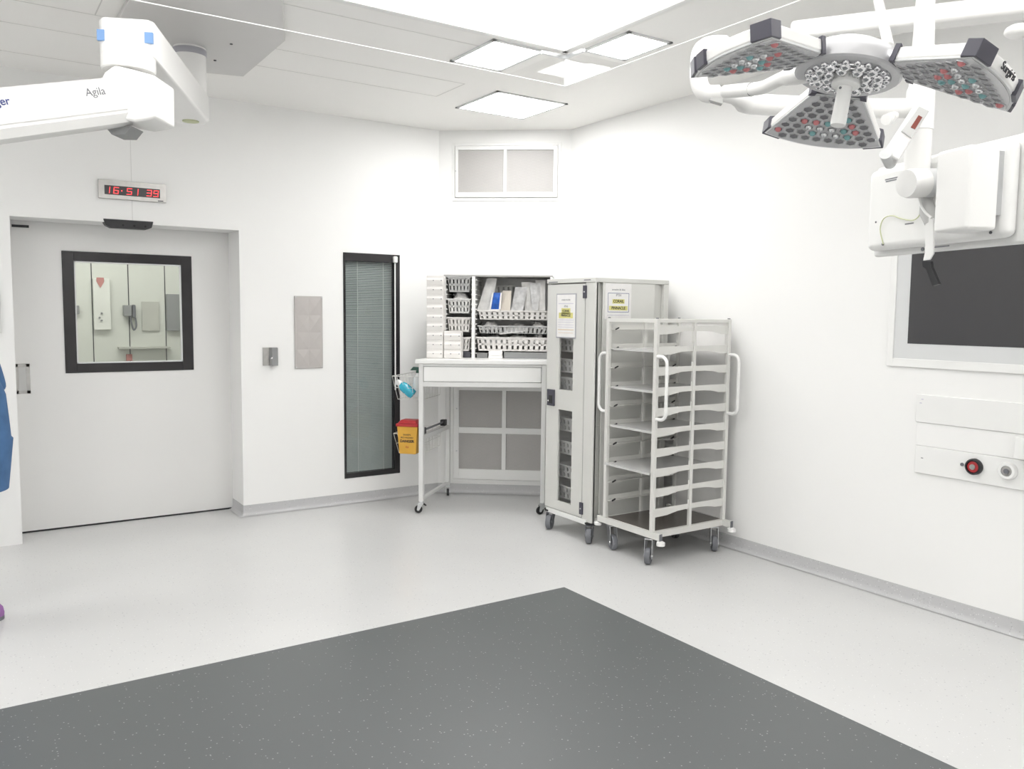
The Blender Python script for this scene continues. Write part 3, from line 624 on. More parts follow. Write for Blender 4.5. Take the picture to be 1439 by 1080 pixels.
# posters
def poster(name, f, w, h, label, kind):
    c = f(0, 0, 0); t = thing(name, label, 'poster', c)
    ex = (f(1, 0, 0) - c).normalized(); ey = V((0, 0, 1))
    def rc(u0, u1, v0, v1, d0, d1, nmx, m):
        b = MB(); b.prism([(u0, v0), (u1, v0), (u1, v1), (u0, v1)], d0, d1, lambda p, q_, d_: f(p, q_, d_)); return b.build(nmx, m, t, smooth=False)
    rc(-w/2, w/2, -h/2, h/2, 0, .003, 'poster_holder', M['holder'] if kind == 0 else M['paper'])
    e = .008
    rc(-w/2 + e, w/2 - e, -h/2 + e, h/2 - e, .003, .004, 'paper_sheet', M['paper'])
    if kind == 0: yt = [.36, .29, .21, .11, .01]; lw = w*.34
    else: yt = [.33, 0, .17, .00, -.19]; lw = w*.44
    for k, (wd_, yy, hh) in enumerate(((.22, yt[3], .10), (.34, yt[4], .10))):
        rc(-w*wd_*1.05, w*wd_*1.05, h*(yy - hh*.62), h*(yy + hh*.62), .004, .0044, 'highlight', M['hilite'])
    sz = h*.07 if kind == 0 else h*.105
    text('lettering', 'armoire de bloc', f(0, h*yt[0], .0042), ex, ey, sz*.72, M['greyink'], t)
    text('lettering', 'PTH', f(0, h*yt[2], .0042), ex, ey, sz, M['greyink'], t)
    text('lettering', 'CORAIL', f(0, h*yt[3], .0046), ex, ey, sz*1.05, M['ink'], t, bold=.0006)
    text('lettering', 'PINNACLE', f(0, h*yt[4], .0046), ex, ey, sz*1.05, M['ink'], t, bold=.0006)
    b = MB()
    def line(u0, u1, v, th=.0016): b.prism([(u0, v - th), (u1, v - th), (u1, v + th), (u0, v + th)], .004, .0044, lambda p, q_, d_: f(p, q_, d_))
    if kind == 0:
        line(-w*.38, w*.38, h*.275, .0022)
        for v in (-.09, -.14, -.20, -.25): line(-w*.40, w*.40, h*v, .0014)
        b.build('ruled_lines', M['lav'], t, smooth=False)
        b = MB(); line(-w*.40, w*.40, -h*.31, .0025); line(-w*.38, w*.38, -h*.38, .0012); b.build('footer_line', M['orangeink'], t, smooth=False)
    else:
        u, v0, v1, th = w*.40, -h*.30, h*.23, .0015
        for (a0, a1, c0, c1) in ((-u, u, v0 - th, v0 + th), (-u, u, v1 - th, v1 + th), (-u - th, -u + th, v0, v1), (u - th, u + th, v0, v1)):
            b.prism([(a0, c0), (a1, c0), (a1, c1), (a0, c1)], .004, .0044, lambda p, q_, d_: f(p, q_, d_))
        b.build('drawn_frame', M['blueink'], t, smooth=False)
        b = MB(); line(-w*.42, w*.42, -h*.39, .0016); b.build('footer_line', M['lav'], t, smooth=False)
    return t
yc = (q(782.5, 440).y + q(810, 440).y)/2
poster('poster', lambda u, v, d: V((KX0 - .001 - d, yc - u, (1.672 + 1.372)/2 + v)), abs(q(782.5, 440).y - q(810, 440).y), .305, 'framed tall poster with two yellow lines on the glazed cabinet door', 0)
qa, qc = ony(851, 401.5, KY0), ony(886.5, 445, KY0)
poster('poster', lambda u, v, d: V(((qa.x + qc.x)/2 + u, KY0 + .0025 - d, 1.622 + v)), qc.x - qa.x, .235, 'white poster with two yellow words on the cabinet side wall', 1)
# ------------------------------------------------------------------ desk on casters, upper shelf unit
FD = V((.835, -.55, 0)).normalized(); A0, B0 = V((2.883, 5.618, 0)), V((3.387, 6.085, 0)); SDV = B0 - A0; DW = .965
def D(u, v, z): p = A0 + FD*u + SDV*v; return V((p.x, p.y, z))
ZT = 1.182
dk = thing('desk', 'white standing desk on small black wheels in front of the lower vent', 'desk', D(DW/2, .5, 0))
def dbx(u0, u1, v0, v1, z0, z1): b = MB(); q_ = [(u0, v0), (u1, v0), (u1, v1), (u0, v1)]; b.hexa([D(*k, z0) for k in q_], [D(*k, z1) for k in q_]); return b
dbx(-.022, DW + .015, -.02, 1.02, ZT - .032, ZT).build('desktop', M['white'], dk, .004)
pw = .034; pv = pw/SDV.length
for u in (0, DW - pw):
    for v in (0, 1 - pv): dbx(u, u + pw, v, v + pv, .088, ZT - .032).build('leg', M['desk'], dk, .003)
for (u0, u1, v0, v1, z0, z1) in ((pw, DW - pw, 0, pv*.8, 1.130, ZT - .032), (pw, DW - pw, 0, pv*.8, .975, 1.012), (pw, DW - pw, 1 - pv, 1, .975, 1.012), (pw, DW - pw, 1 - pv, 1, 1.10, ZT - .032)):
    dbx(u0, u1, v0, v1, z0, z1).build('cross_rail', M['desk'], dk, .002)
for u in (0, DW - pw):
    for z0, z1 in ((.975, ZT - .032), (.565, .600), (.100, .120)): dbx(u + .003, u + pw - .003, pv, 1 - pv, z0, z1).build('side_rail', M['desk'], dk, .002)
dw_ = dbx(pw + .004, DW - pw - .004, pv*.04, pv*.5, 1.0155, 1.1265).build('drawer', M['white'], dk, .002)
dbx(pw + .0, DW - pw - .0, pv*.5, pv*.7, 1.010, 1.132).build('drawer_gap', M['rub'], dw_)
b = MB(); b.tube([D(.006, .10, .632), D(.006, .82, .632)], .008); b.build('accessory_rail', M['rub'], dk)
for v in (.06, .80): dbx(-.012, .03, v, v + .07, .605, .655).build('rail_clamp', M['black'], dk, .004)
for u, v, an, bk in ((.017, .02, 2.6, True), (.017, 1 - pv*.5, 4.2, False), (DW - .017, .02, 3.0, True), (DW - .017, 1 - pv*.5, 4.6, False)):
    p = D(u, v, 0); caster(dk, p.x, p.y, .088, .030, an, M['blackrub'], M['zinc'], bk, trail=.022, wdt=.02)
# wire side baskets
OUT = V((-SDV.y, SDV.x, 0)).normalized(); SU = SDV.normalized()
def wire_basket(v0, v1, o1, z0, z1, label):
    def P(v, o, z): p = A0 + SDV*v + OUT*o; return V((p.x, p.y, z))
    t = thing('wire_basket', label, 'basket', P((v0 + v1)/2, o1/2, z0), 'wire baskets on the side of the desk')
    k = .035
    def ring(z, s_): return [P(v0 + s_*.04, .006, z), P(v1 - s_*.04, .006, z), P(v1 - s_*.04, o1 - k*s_, z), P(v0 + s_*.04, o1 - k*s_, z)]
    b = MB(); b.tube(ring(z1, 0), .0035, 6, True); b.build('top_rim', M['rack'], t)
    b = MB(); r0, r1 = ring(z1, 0), ring(z0, 1)
    b.tube(r1, .002, 6, True); zm = (z0 + z1)/2; b.tube(ring(zm, .5), .0018, 6, True)
    for i in range(4):
        j2 = (i + 1) % 4; n = 7 if i % 2 == 0 else 6
        for m_ in range(n): f_ = m_/n; b.tube([r0[i].lerp(r0[j2], f_), r1[i].lerp(r1[j2], f_)], .0018, 5)
    for m_ in range(1, 7): f_ = m_/7; b.tube([r1[0].lerp(r1[1], f_), r1[3].lerp(r1[2], f_)], .0018, 5)
    b.build('wire_mesh', M['rack'], t)
    return P
P1 = wire_basket(.08, .80, .235, .865, 1.045, 'upper wire basket with bottles on the left side of the desk')
P2 = wire_basket(.08, .80, .225, .445, .60, 'lower wire basket holding the yellow bin on the desk side')
# bottles
p0 = P1(.26, .085, .88)
sb = thing('spray_bottle', 'white spray bottle with dark green trigger head in the upper wire basket', 'bottle', p0)
MB().lathe([(.028, 0), (.034, .004), (.035, .12), (.030, .15), (.014, .175), (.013, .185)], p0, (.1, .05, 1), 20).build('bottle_body', M['bottle'], sb)
tp = p0 + V((.1, .05, 1)).normalized()*.185
b = MB(); b.cyl(tp, tp + V((0, 0, .02)), .016, .013); b.hexa([tp + V((-.05, .03, .02)), tp + V((-.045, .045, .02)), tp + V((.03, .0, .02)), tp + V((.02, -.016, .02))], [tp + V((-.03, .02, .048)), tp + V((-.025, .03, .048)), tp + V((.022, .0, .045)), tp + V((.014, -.012, .045))])
b.build('trigger_head', M['green'], sb, .003)
p0 = P1(.24, .135, .898); dv = (OUT*.75 + V((0, 0, .62)) - SU*.1).normalized(); p0 = p0 - OUT*.055 - SU*.06
bt = thing('liquid_bottle', 'leaning bottle of cyan liquid with white cap in the upper wire basket', 'bottle', p0)
MB().lathe([(.02, 0), (.036, .004), (.038, .02), (.038, .10), (.030, .125), (.016, .135)], p0, dv, 20).build('bottle_body', M['cyan'], bt)
MB().lathe([(.018, .13), (.024, .132), (.024, .155), (.015, .172), (.006, .176)], p0, dv, 20).build('bottle_cap', M['bottle'], bt)
# sharps bin
pc = P2(.10, .095, .452); ex, ey = OUT, SU
sbn = thing('sharps_bin', 'yellow sharps bin with red lid in the lower wire basket', 'bin', pc)
def tb_(z0, z1, w0, w1, l0, l1):
    f = lambda w, l, z: [pc + ex*sx*w + ey*(sy*l) + V((0, 0, z)) for sx, sy in ((-1, -1), (1, -1), (1, 1), (-1, 1))]
    return MB().hexa(f(w0, l0, z0), f(w1, l1, z1))
tb_(.0, .215, .068, .082, .058, .07).build('bin_body', M['yellow'], sbn, .008)
tb_(.213, .235, .088, .088, .075, .075).build('bin_lid', M['red'], sbn, .004)
tb_(.235, .262, .080, .058, .068, .045).build('lid_hatch', M['red'], sbn, .008)
fx = (FD*.0 - SU); fpos = lambda u, z: pc - ey*(.058 + .012*z/.215 + .0015) - ex*u + V((0, 0, z))
for k, (s_, z, sz, mm) in enumerate((('SHARPS', .150, .018, 'ink'), ('BIO HAZARD', .128, .017, 'ink'), ('DANGER', .100, .028, 'ink'), ('0,6', .055, .020, 'red'))):
    text('lettering', s_, fpos(0, z), -ex, V((0, 0, 1)), sz, M[mm], sbn, bold=.0008 if sz > .025 else 0)
# shelf unit on the desk
US = lambda px, py, off=.45: ((lambda p: ((p - PA).dot(SD), p.z))(onp(px, py, PA + NI*off, NI)))
UF, UB = .45, .06
u0, u1, uz0, uz1 = .120, .972, ZT, 1.832
su = thing('shelf_unit', 'open white shelf unit in two bays full of supplies on the desk', 'shelf', Cw((u0 + u1)/2, uz0, .25))
def ubx(a0, a1, o0, o1, z0, z1, par=su): b = MB(); b.prism([(a0, z0), (a1, z0), (a1, z1), (a0, z1)], o0, o1, lambda p, q_, d_: Cw(p, q_, d_)); return b
d0, d1 = .343, .369
ubx(u0, u0 + .016, UB, UF, uz0, uz1 - .012).build('side_panel', M['white'], su, .001)
ubx(u1 - .016, u1, UB, UF, uz0, uz1 - .012).build('side_panel', M['white'], su, .001)
ubx(d0, d1, UB, UF, uz0, uz1 - .012).build('divider', M['white'], su, .001)
ubx(u0, u1, UB, UF, uz1 - .012, uz1).build('top_panel', M['trimgrey'], su, .001)
ubx(u0 + .016, u1 - .016, UB, UB + .006, uz0, uz1 - .012).build('back_panel', M['desk'], su)
for x0, sg in ((u0 + .016, 1), (d0, -1), (d1, 1), (u1 - .016, -1)):
    b = MB()
    for k in range(16):
        z = uz0 + .03 + k*.0385
        b.prism([(x0, z), (x0 + sg*.010, z + .003), (x0 + sg*.010, z + .009), (x0, z + .012)], UB + .03, UF - .03, lambda p, q_, d_: Cw(p, q_, d_))
    b.build('runner_strip', M['white'], su, smooth=False)
Pu = lambda u, d, z: Cw(u, z, d)
LB = [('closed pale basket at the top of the left shelf bay', 389, 410, 'bask2'), ('basket with white papers second in the left shelf bay', 420, 440, 'bask'), ('white slotted basket third in the left shelf bay', 446, 466, 'plast'), ('white slotted basket at the bottom of the left shelf bay', 474, 493, 'plast')]
for lb, ya, yb, m in LB:
    z1_, z0_ = US(640, ya)[1], US(640, yb)[1]
    basket(Pu, u0 + .03, d0 - .012, UF - .006, UB + .08, z0_, z1_, 6, 8, M[m], lb, 'baskets in the left shelf bay')
z1_ = US(640, 420)[1]
def sheetstack(name, u_0, u_1, o0, o1, z, h, m, label, cat, group=None, tilt=0):
    P = lambda u, d, zz: Cw(u, zz, d); b = MB(); nx, ny = 10, 6; vs = []; fs = []
    rnd = random.Random(sum(map(ord, label)))
    A = [[rnd.uniform(-.25, .25) for _ in range(ny + 1)] for _ in range(nx + 1)]
    for side in (0, 1):
        for i in range(nx + 1):
            for k in range(ny + 1):
                e = min(i, nx - i)/nx*2; f_ = min(k, ny - k)/ny*2
                bul = min(1, 1.8*e)*min(1, 1.8*f_)
                zz = z + tilt*(i/nx - .5) + (h*(.12 + .88*bul*(1 + A[i][k])) if side else h*.02)
                vs.append(P(u_0 + (u_1 - u_0)*i/nx, o0 + (o1 - o0)*k/ny, zz))
    n = (nx + 1)*(ny + 1)
    for s_ in (0, 1):
        for i in range(nx):
            for k in range(ny): a = s_*n + i*(ny + 1) + k; fs.append((a, a + 1, a + ny + 2, a + ny + 1))
    def rim(idx):
        for a, c in zip(idx, idx[1:]): fs.append((a, c, n + c, n + a))
    rim([i*(ny + 1) for i in range(nx + 1)]); rim([i*(ny + 1) + ny for i in range(nx + 1)]); rim(list(range(ny + 1))); rim([nx*(ny + 1) + k for k in range(ny + 1)])
    b._add(vs, fs); o = b.build(name, m, loc=P((u_0 + u_1)/2, (o0 + o1)/2, z))
    return tag(o, label, cat, group)
zl = US(640, 424)[1]
sheetstack('paper_pack', u0 + .045, d0 - .025, UF - .02, .2, zl, US(640, 412)[1] - zl, M['paper'], 'folded white papers in the second basket of the left shelf bay', 'paper pack')
# right bay baskets
r0, r1 = d1 + .022, u1 - .022
zA1, zA0 = US(700, 436.5)[1], US(700, 449)[1]
basket(Pu, r0 + .004, r1, UF - .004, UB + .06, zA0, zA1, 13, 8, M['plast'], 'wide white basket full of upright pouches in the right shelf bay', 'baskets in the right shelf bay')
zB1, zB0 = US(700, 458)[1], US(700, 468.5)[1]
basket(Pu, r0 + .004, r1, UF - .012, UB + .06, zB0, zB1, 16, 8, M['bask2'], 'clear wide basket with white packs in the middle of the right bay', 'baskets in the right shelf bay', rows=1)
zC1, zC0 = US(700, 474)[1], US(700, 493)[1]
basket(Pu, r0 - .006, r1, UF + .004, UB + .06, zC0, zC1, 13, 8, M['plast'], 'cream slotted wide basket at the bottom of the right shelf bay', 'baskets in the right shelf bay')
zD1, zD0 = US(700, 399)[1], US(700, 412)[1]
basket(Pu, r0 + .03, r1, UB + .10, UB + .03, zD0, zD1, 13, 3, M['bask'], 'perforated basket high at the back of the right shelf bay', 'baskets in the right shelf bay', rows=1)
def pouch(px0, px1, pyb, px0t, px1t, pyt, off, m, label, border=None, th=.022, lean=.0):
    (a, zb), (c, _) = US(px0, pyb, off), US(px1, pyb, off); (e, zt), (g, _) = US(px0t, pyt, off), US(px1t, pyt, off)
    nx, ny = 8, 10; b = MB(); vs = []; fs = []; rnd = random.Random(int(px0*7))
    A = [[rnd.uniform(-.3, .3) for _ in range(ny + 1)] for _ in range(nx + 1)]
    for side in (1, -1):
        for i in range(nx + 1):
            for k in range(ny + 1):
                f_, h_ = i/nx, k/ny
                u = (a + (c - a)*f_)*(1 - h_) + (e + (g - e)*f_)*h_; z = zb + (zt - zb)*h_
                bul = min(1, 3*min(f_, 1 - f_))*min(1, 3.2*min(h_, 1 - h_))
                vs.append(Cw(u, z, off - lean*h_ + side*th*(.06 + .5*bul*(1 + A[i][k]))))
    n = (nx + 1)*(ny + 1)
    for s_ in (0, 1):
        for i in range(nx):
            for k in range(ny): q_ = s_*n + i*(ny + 1) + k; fs.append((q_, q_ + 1, q_ + ny + 2, q_ + ny + 1))
    def rim(idx):
        for p_, c_ in zip(idx, idx[1:]): fs.append((p_, c_, n + c_, n + p_))
    rim([i*(ny + 1) for i in range(nx + 1)]); rim([i*(ny + 1) + ny for i in range(nx + 1)]); rim(list(range(ny + 1))); rim([nx*(ny + 1) + k for k in range(ny + 1)])
    b._add(vs, fs); o = b.build('supply_pouch', m, loc=Cw((a + c)/2, zb, off))
    tag(o, label, 'pouch', 'upright pouches in the wide basket')
    if border:
        bb = MB(); f = lambda s_, h_: Cw((a + (c - a)*s_)*(1 - h_) + (e + (g - e)*s_)*h_, zb + (zt - zb)*h_, off - lean*h_ + th*.62)
        for (s0, s1, h0, h1) in ((-.1, 1.1, -.06, .07), (-.1, .08, 0, 1), (.92, 1.1, 0, 1)):
            p = [f(s0, h0), f(s1, h0), f(s1, h1), f(s0, h1)]; bb.hexa([q_ - NI*.012 for q_ in p], p)
        bb.build('sealed_edge', border, o, smooth=False)
    return o
ob = UF - .06
pouch(670, 690, 437, 684, 698, 390.5, ob - .03, M['pouch'], 'tall clear pouch leaning at the left end of the pouch row', lean=.03)
pouch(688.5, 702, 436, 693, 704.5, 411, ob + .01, M['blue'], 'blue pouch with white edges in the pouch row', M['paper'])
pouch(703, 717, 436, 706, 718.5, 408, ob, M['pouchb'], 'beige paper pouch right of the blue pouch', lean=.02)
pouch(718, 735, 436, 724, 741, 403, ob - .01, M['pouch2'], 'shiny grey crumpled pouch in the middle of the row', lean=.03, th=.03)
pouch(738, 749, 436, 732, 748, 396, ob - .04, M['pouch'], 'clear pouch flaring at the top right of the grey pouch', lean=.02, th=.03)
pouch(748, 756, 436, 744, 760, 397, ob, M['pouch2'], 'thin grey pouch between two clear pouches on the right', lean=.03)
pouch(754, 766, 436, 752, 766, 393, ob - .03, M['pouch'], 'clear crinkled pouch nearest the tall cabinet', lean=.03, th=.035)
z_ = zB0 + .03
sheetstack('paper_pack', r0 + .014, r0 + .165, UF - .03, .2, zB1 - .03, .055, M['paper'], 'stack of white packs at the left of the clear basket', 'paper pack')
sheetstack('paper_pack', r0 + .172, r0 + .40, UF - .02, .2, zB1 - .052, .062, M['paper'], 'large white folded pack in the middle of the clear basket', 'paper pack', tilt=.03)
sheetstack('paper_pack', r0 + .41, r1 - .02, UF - .03, .2, zB1 - .02, .05, M['pouch'], 'crumpled clear pack at the right of the clear basket', 'paper pack', tilt=-.02)
sheetstack('paper_pack', r0 + .03, r0 + .2, UF - .03, .2, zC1 - .045, .06, M['pouch2'], 'grey wrapped pack at the left of the cream basket', 'paper pack')
sheetstack('paper_pack', r0 + .21, r0 + .41, UF - .02, .2, zC1 - .04, .065, M['pouch'], 'bulging clear pack in the middle of the cream basket', 'paper pack')
sheetstack('paper_pack', r0 + .42, r1 - .02, UF - .03, .2, zC1 - .04, .06, M['paper'], 'white pack at the right of the cream basket', 'paper pack')
# things at the foot of the shelf unit
a, c = US(686.5, 500, .47)[0], US(706, 500, .47)[0]
for k, (h0, h1) in enumerate(((0, .021), (.0215, .060))):
    bx_ = ubx(a + .002*k, c - .003*k, .475, .40, ZT + .0005 + h0, ZT + h1).build('card_box', M['paper'], bevel=.001, loc=Cw((a + c)/2, ZT + h0, .44))
    tag(bx_, ['flat white card box at the foot of the right shelf bay', 'white card box on top of the flat card box below the cream basket'][k], 'box')
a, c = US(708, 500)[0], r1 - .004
tag(ubx(a, c, UF - .01, .12, ZT + .0005, ZT + .05).build('tray', M['metalgrey'], bevel=.002, loc=Cw((a + c)/2, ZT, .3)), 'long dark grey tray under the cream basket beside the cabinet', 'tray')  # low solid dark block along the right bay floor
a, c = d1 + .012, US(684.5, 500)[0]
tag(ubx(a, c, UF - .03, .14, ZT + .0005, ZT + .042).build('tray', M['metalgrey'], bevel=.002, loc=Cw((a + c)/2, ZT, .3)), 'short dark grey tray beside the divider under the cream basket', 'tray')  # shorter solid dark block beside the divider
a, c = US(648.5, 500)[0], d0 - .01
tag(ubx(a, c, UF - .01, .14, ZT + .0005, ZT + .048).build('tray', M['dgrey'], bevel=.002, loc=Cw((a + c)/2, ZT, .3)), 'black tray at the foot of the left shelf bay', 'tray')  # near-black solid block at the left bay base
# small parts drawer towers
def tower(px0, px1, off, n, ztop, dep, label):
    a, c = US(px0, 480, off)[0], US(px1, 480, off)[0]
    t = thing('drawer_tower', label, 'drawers', Cw((a + c)/2, ZT, off - dep/2), 'drawer towers on the desk')
    e = .004
    ubx(a, c, off - .012, off - dep, ZT + .0005, ztop, t).build('tower_case', M['plast'], t, .001)
    h = (ztop - ZT - .004)/n
    for k in range(n):
        z0 = ZT + .002 + k*h; b = MB()
        prof = [(0, z0 + .002), (.004, z0 + .002), (.009, z0 + h*.55), (.003, z0 + h*.78), (.003, z0 + h - .003), (0, z0 + h - .003)]
        b.prism(prof, a + e, c - e, lambda p, q_, d_: Cw(d_, q_, off - .012 + p))
        dr_ = b.build('drawer', M['plast'], t, smooth=False)
        for fx_ in (.42, .9):
            p = Cw(a + (c - a)*fx_, z0 + h*.5, off - .012 + .0105); q2 = p - NI*.008
            MB().cyl(q2, p, .0045, seg=10).build('pull_stud', M['greyink'], dr_)
    return t
tower(599, 622, .60, 9, US(600, 386.9, .60)[1], .13, 'tall white tower of nine small drawers at the left end of the desk')
tower(623.2, 647.5, .585, 3, US(630, 465.3, .585)[1], .12, 'short white stack of three small drawers beside the tall tower')
# ------------------------------------------------------------------ surgical lamp
LC, LN = V((1.973, 1.391, 2.164)), V((-.196, .028, -.980)).normalized()
PET = [((1.8488, 1.4261, 2.1901), (-.962, .2625, -.0748), (.2636, .9646, -.0057)), ((2.005, 1.2636, 2.1542), (.1803, -.9256, -.3329), (-.9564, -.2441, .1606)), ((2.0665, 1.4829, 2.1482), (.6445, .6841, -.3415), (.6779, -.7178, -.1585))]
sl = thing('surgical_lamp', 'three winged operating lamp with honeycomb faces and white centre handle', 'lamp', LC)
LR, WI, WO, TH = .228, .069, .174, .036
def outer(n=14):      # arc of the outer edge
    return [(LR + .040*(1 - (2*k/n - 1)**2), WO - 2*WO*k/n) for k in range(n + 1)]
col = {0: 'lw', 1: 'lr', 2: 'lc'}
for ip, (o, R_, T_) in enumerate(PET):
    o, R_, T_ = V(o), V(R_).normalized(), V(T_).normalized(); N_ = R_.cross(T_).normalized()
    if N_.dot(LN) < 0: N_ = -N_
    f = lambda r, w, d: o + R_*r + T_*w + N_*d
    sgw = 1
    poly = [(0, -WI), (0, WI)] + outer()
    b = MB(); b.prism(poly, -TH, -.004, f); bd = b.build('lamp_wing', M['arm'], sl, .006)
    def inset(pl, k): 
        c = V((LR*.55, 0)); return [((p[0] - c.x)*k + c.x, p[1]*k) for p in pl]
    b = MB(); b.prism(inset(poly, .985), -.006, 0, f); b.build('wing_rim', M['palegrey'], bd, .001)
    b = MB(); b.prism(inset(poly, .945), -.001, .0012, f); b.build('lens_plate', M['lens'], bd, smooth=False)
    cells = MB(); P = .0335; ry = P*.866; n = 0
    ridge = MB()
    rnd = random.Random(11 + ip)
    spots = {(3, 0): 'lr', (3, 1): 'lc', (4, -2): 'lr', (4, -1): 'lr', (4, 1): 'lw', (4, 0): 'lc', (5, -2): 'lw', (5, -1): 'lw', (5, 0): 'lw', (5, 1): 'lc', (5, 2): 'lr', (6, -1): 'lc', (6, 0): 'lw', (6, 1): 'lw', (6, 2): 'lc', (6, -4): 'lr', (7, 4): 'lr', (4, 2): 'lr'}
    for i in range(9):
        r = .018 + i*ry; wmax = WI + (WO - WI)*r/LR - .020
        for k in range(-7, 8):
            w = (k + (.5 if i % 2 else 0))*P
            if abs(w) > wmax or r > LR + .040*(1 - (w/WO)**2) - .020: continue
            hx = [(r + .0152*math.cos(PI/3*q_), w + .0152*math.sin(PI/3*q_)) for q_ in range(6)]
            hi = [(r + .0128*math.cos(PI/3*q_), w + .0128*math.sin(PI/3*q_)) for q_ in range(6)]
            cells.prism(hi, .0010, .0016, f)
            for q_ in range(6):
                a, c = hx[q_], hx[(q_ + 1) % 6]; e, g = hi[(q_ + 1) % 6], hi[q_]
                ridge.hexa([f(*a, .001), f(*c, .001), f(*e, .001), f(*g, .001)], [f(*a, .0045), f(*c, .0045), f(*e, .003), f(*g, .003)])
            kk = spots.get((i, k if ip != 1 else -k))
            if kk: MB().ball(f(r, w, .0015), .0098, u=10, w=6).build('lens', M[kk], bd)
    ridge.build('cell_ridges', M['lens'], bd, smooth=False); cells.build('lens_cells', M['cell'], bd, smooth=False)
    e = .007
    # corner and edge bumpers
    for sg in (-1, 1):
        t0, t1 = (LR, sg*WO), (LR*.86, sg*(WI + (WO - WI)*.86))
        ou = (LR + .040*(1 - .72**2), sg*WO*.72)
        dn = V((-(WO - WI), LR)).normalized(); side = (dn.x, dn.y*1)
        ii = lambda p: (p[0]*.94 + .006, p[1]*.93)
        q0 = (t0[0] + .005, t0[1] + sg*.005); q1 = (t1[0] - .001, t1[1] + sg*.006); q2 = (ou[0] + .006, ou[1])
        b = MB(); b.prism([ii(t1), q1, q0, q2, ii(ou), ii(t0)], -TH - .006, -.001, f); b.build('wing_bumper', M['bump'], sl, .002)
    for w0, w1 in (((.045, .100),) if ip == 0 else ((-.090, -.035),) if ip == 1 else ()):
        g0, g1 = LR + .040*(1 - (w0/WO)**2), LR + .040*(1 - (w1/WO)**2)
        b = MB(); b.prism([(g0 - .004, w0), (g1 - .004, w1), (g1 + .008, w1), (g0 + .008, w0)], -TH - .002, .001, f)
        b.build('wing_bumper', M['bump'], sl, .002)
    for sg in (-1, 1):
        b = MB(); b.prism([(-.004, sg*(WI - .012)), (-.004, sg*(WI + .004)), (.012, sg*(WI + .010)), (.010, sg*(WI - .008))], -TH - .006, .002, f); b.build('wing_hinge', M['bump'], sl, .001)
    b = MB(); b.prism([(-.006, -WI + .01), (-.006, WI - .01), (.002, WI - .01), (.002, -WI + .01)], -TH*.7, -.002, f); b.build('hinge_bar', M['dgrey'], sl)
    if ip == 1:
        g = LR + .040*(1 - (.062/WO)**2) + .0075
        text('lettering', 'Surgiris', f(g, .062, -TH*.5), -T_ + R_*.15, -N_, .026, M['ink'], bd, ext=.001)
DR = .134
b = MB(); b.lathe([(.06, -.075), (.10, -.068), (DR - .008, -.05), (DR, -.03), (DR, -.004), (DR - .006, .001), (.108, .001), (.106, -.004)], LC, LN, 48); b.build('centre_housing', M['lens'], sl)
b = MB(); b.lathe([(.02, -.080), (.085, -.076), (.098, -.066)], LC, LN, 40); b.build('centre_cover', M['arm'], sl)
b = MB(); b.lathe([(.002, -.002), (.106, -.002), (.106, 0)], LC, LN, 40); b.build('lens_well', M['lens'], sl)
ax = LN.orthogonal().normalized(); ay = LN.cross(ax)
b = MB()
for rr, n, s_ in ((.050, 8, .016), (.078, 13, .0155), (.098, 22, .009)):
    for k in range(n): t = 2*PI*k/n + rr*40; b.ball(LC + ax*(rr*math.cos(t)) + ay*(rr*math.sin(t)) + LN*.002, s_, u=12, w=8)
b.build('reflector_lenses', M['reflect'], sl)
b = MB()
for k in range(2): b.tube([LC + LN*.004 + ax*((.088, .064)[k]*math.cos(t*PI/18)) + ay*((.088, .064)[k]*math.sin(t*PI/18)) for t in range(36)], .002, 6, True)
b.build('lens_ring', M['chrome'], sl)
b = MB(); b.lathe([(.034, 0), (.034, .012), (.036, .016), (.036, .024), (.030, .028)], LC, LN, 28); hb = b.build('handle_collar', M['white'], sl)
b = MB()
for k in range(18): t = 2*PI*k/18; p = LC + LN*.006 + (ax*math.cos(t) + ay*math.sin(t))*.0345; b.cyl(p, p + LN*.007, .0022, seg=6)
b.build('collar_teeth', M['palegrey'], hb)
b = MB(); b.lathe([(.017, .022), (.0185, .03), (.0200, .122), (.0185, .130), (.006, .132)], LC, LN, 24); hn = b.build('lamp_handle', M['white'], sl)
p = LC + LN*.036; q2 = (CAM - p).normalized(); q2 = (q2 - LN*q2.dot(LN)).normalized(); sd_ = LN.cross(q2)
b = MB(); b.cyl(p + (q2*.8 + sd_*.6)*.016, p + (q2*.8 + sd_*.6)*.0205, .0035, seg=10); b.build('release_button', M['greyink'], hn)
# yoke and arms of the lamp
hub = LC - LN*.045
def smooth_path(pts, n=4):
    out = []
    for i in range(len(pts) - 1):
        p0, p1, p2, p3 = pts[max(i - 1, 0)], pts[i], pts[i + 1], pts[min(i + 2, len(pts) - 1)]
        for k in range(n):
            t = k/n; out.append(.5*((2*p1) + (p2 - p0)*t + (2*p0 - 5*p1 + 4*p2 - p3)*t*t + (3*p1 - p0 - 3*p2 + p3)*t**3))
    return out + [pts[-1]]
pts = [at(1140, 103, 2.26), at(1117, 107, 2.28), at(1100, 110, 2.31), at(1085, 117, 2.35), at(1072, 123, 2.38), at(1056, 125.5, 2.42)]
b = MB(); pp = smooth_path(pts); b.tube(pp, [.024 - .004*i/len(pp) if i < 8 else .0185 for i in range(len(pp))], 16); b.build('lamp_fork', M['arm'], sl)
b = MB(); b.lathe([(.017, 0), (.0195, .002), (.0195, .098), (.017, .102)], at(1056, 125.5, 2.42), at(1008, 130, 2.52) - at(1056, 125.5, 2.42), 20); b.build('swivel_sleeve', M['white'], sl)
b = MB(); b.cyl(at(1057, 125.4, 2.418), at(1055.6, 125.5, 2.422), .0196, seg=20); b.build('sleeve_ring', M['ink'], sl)
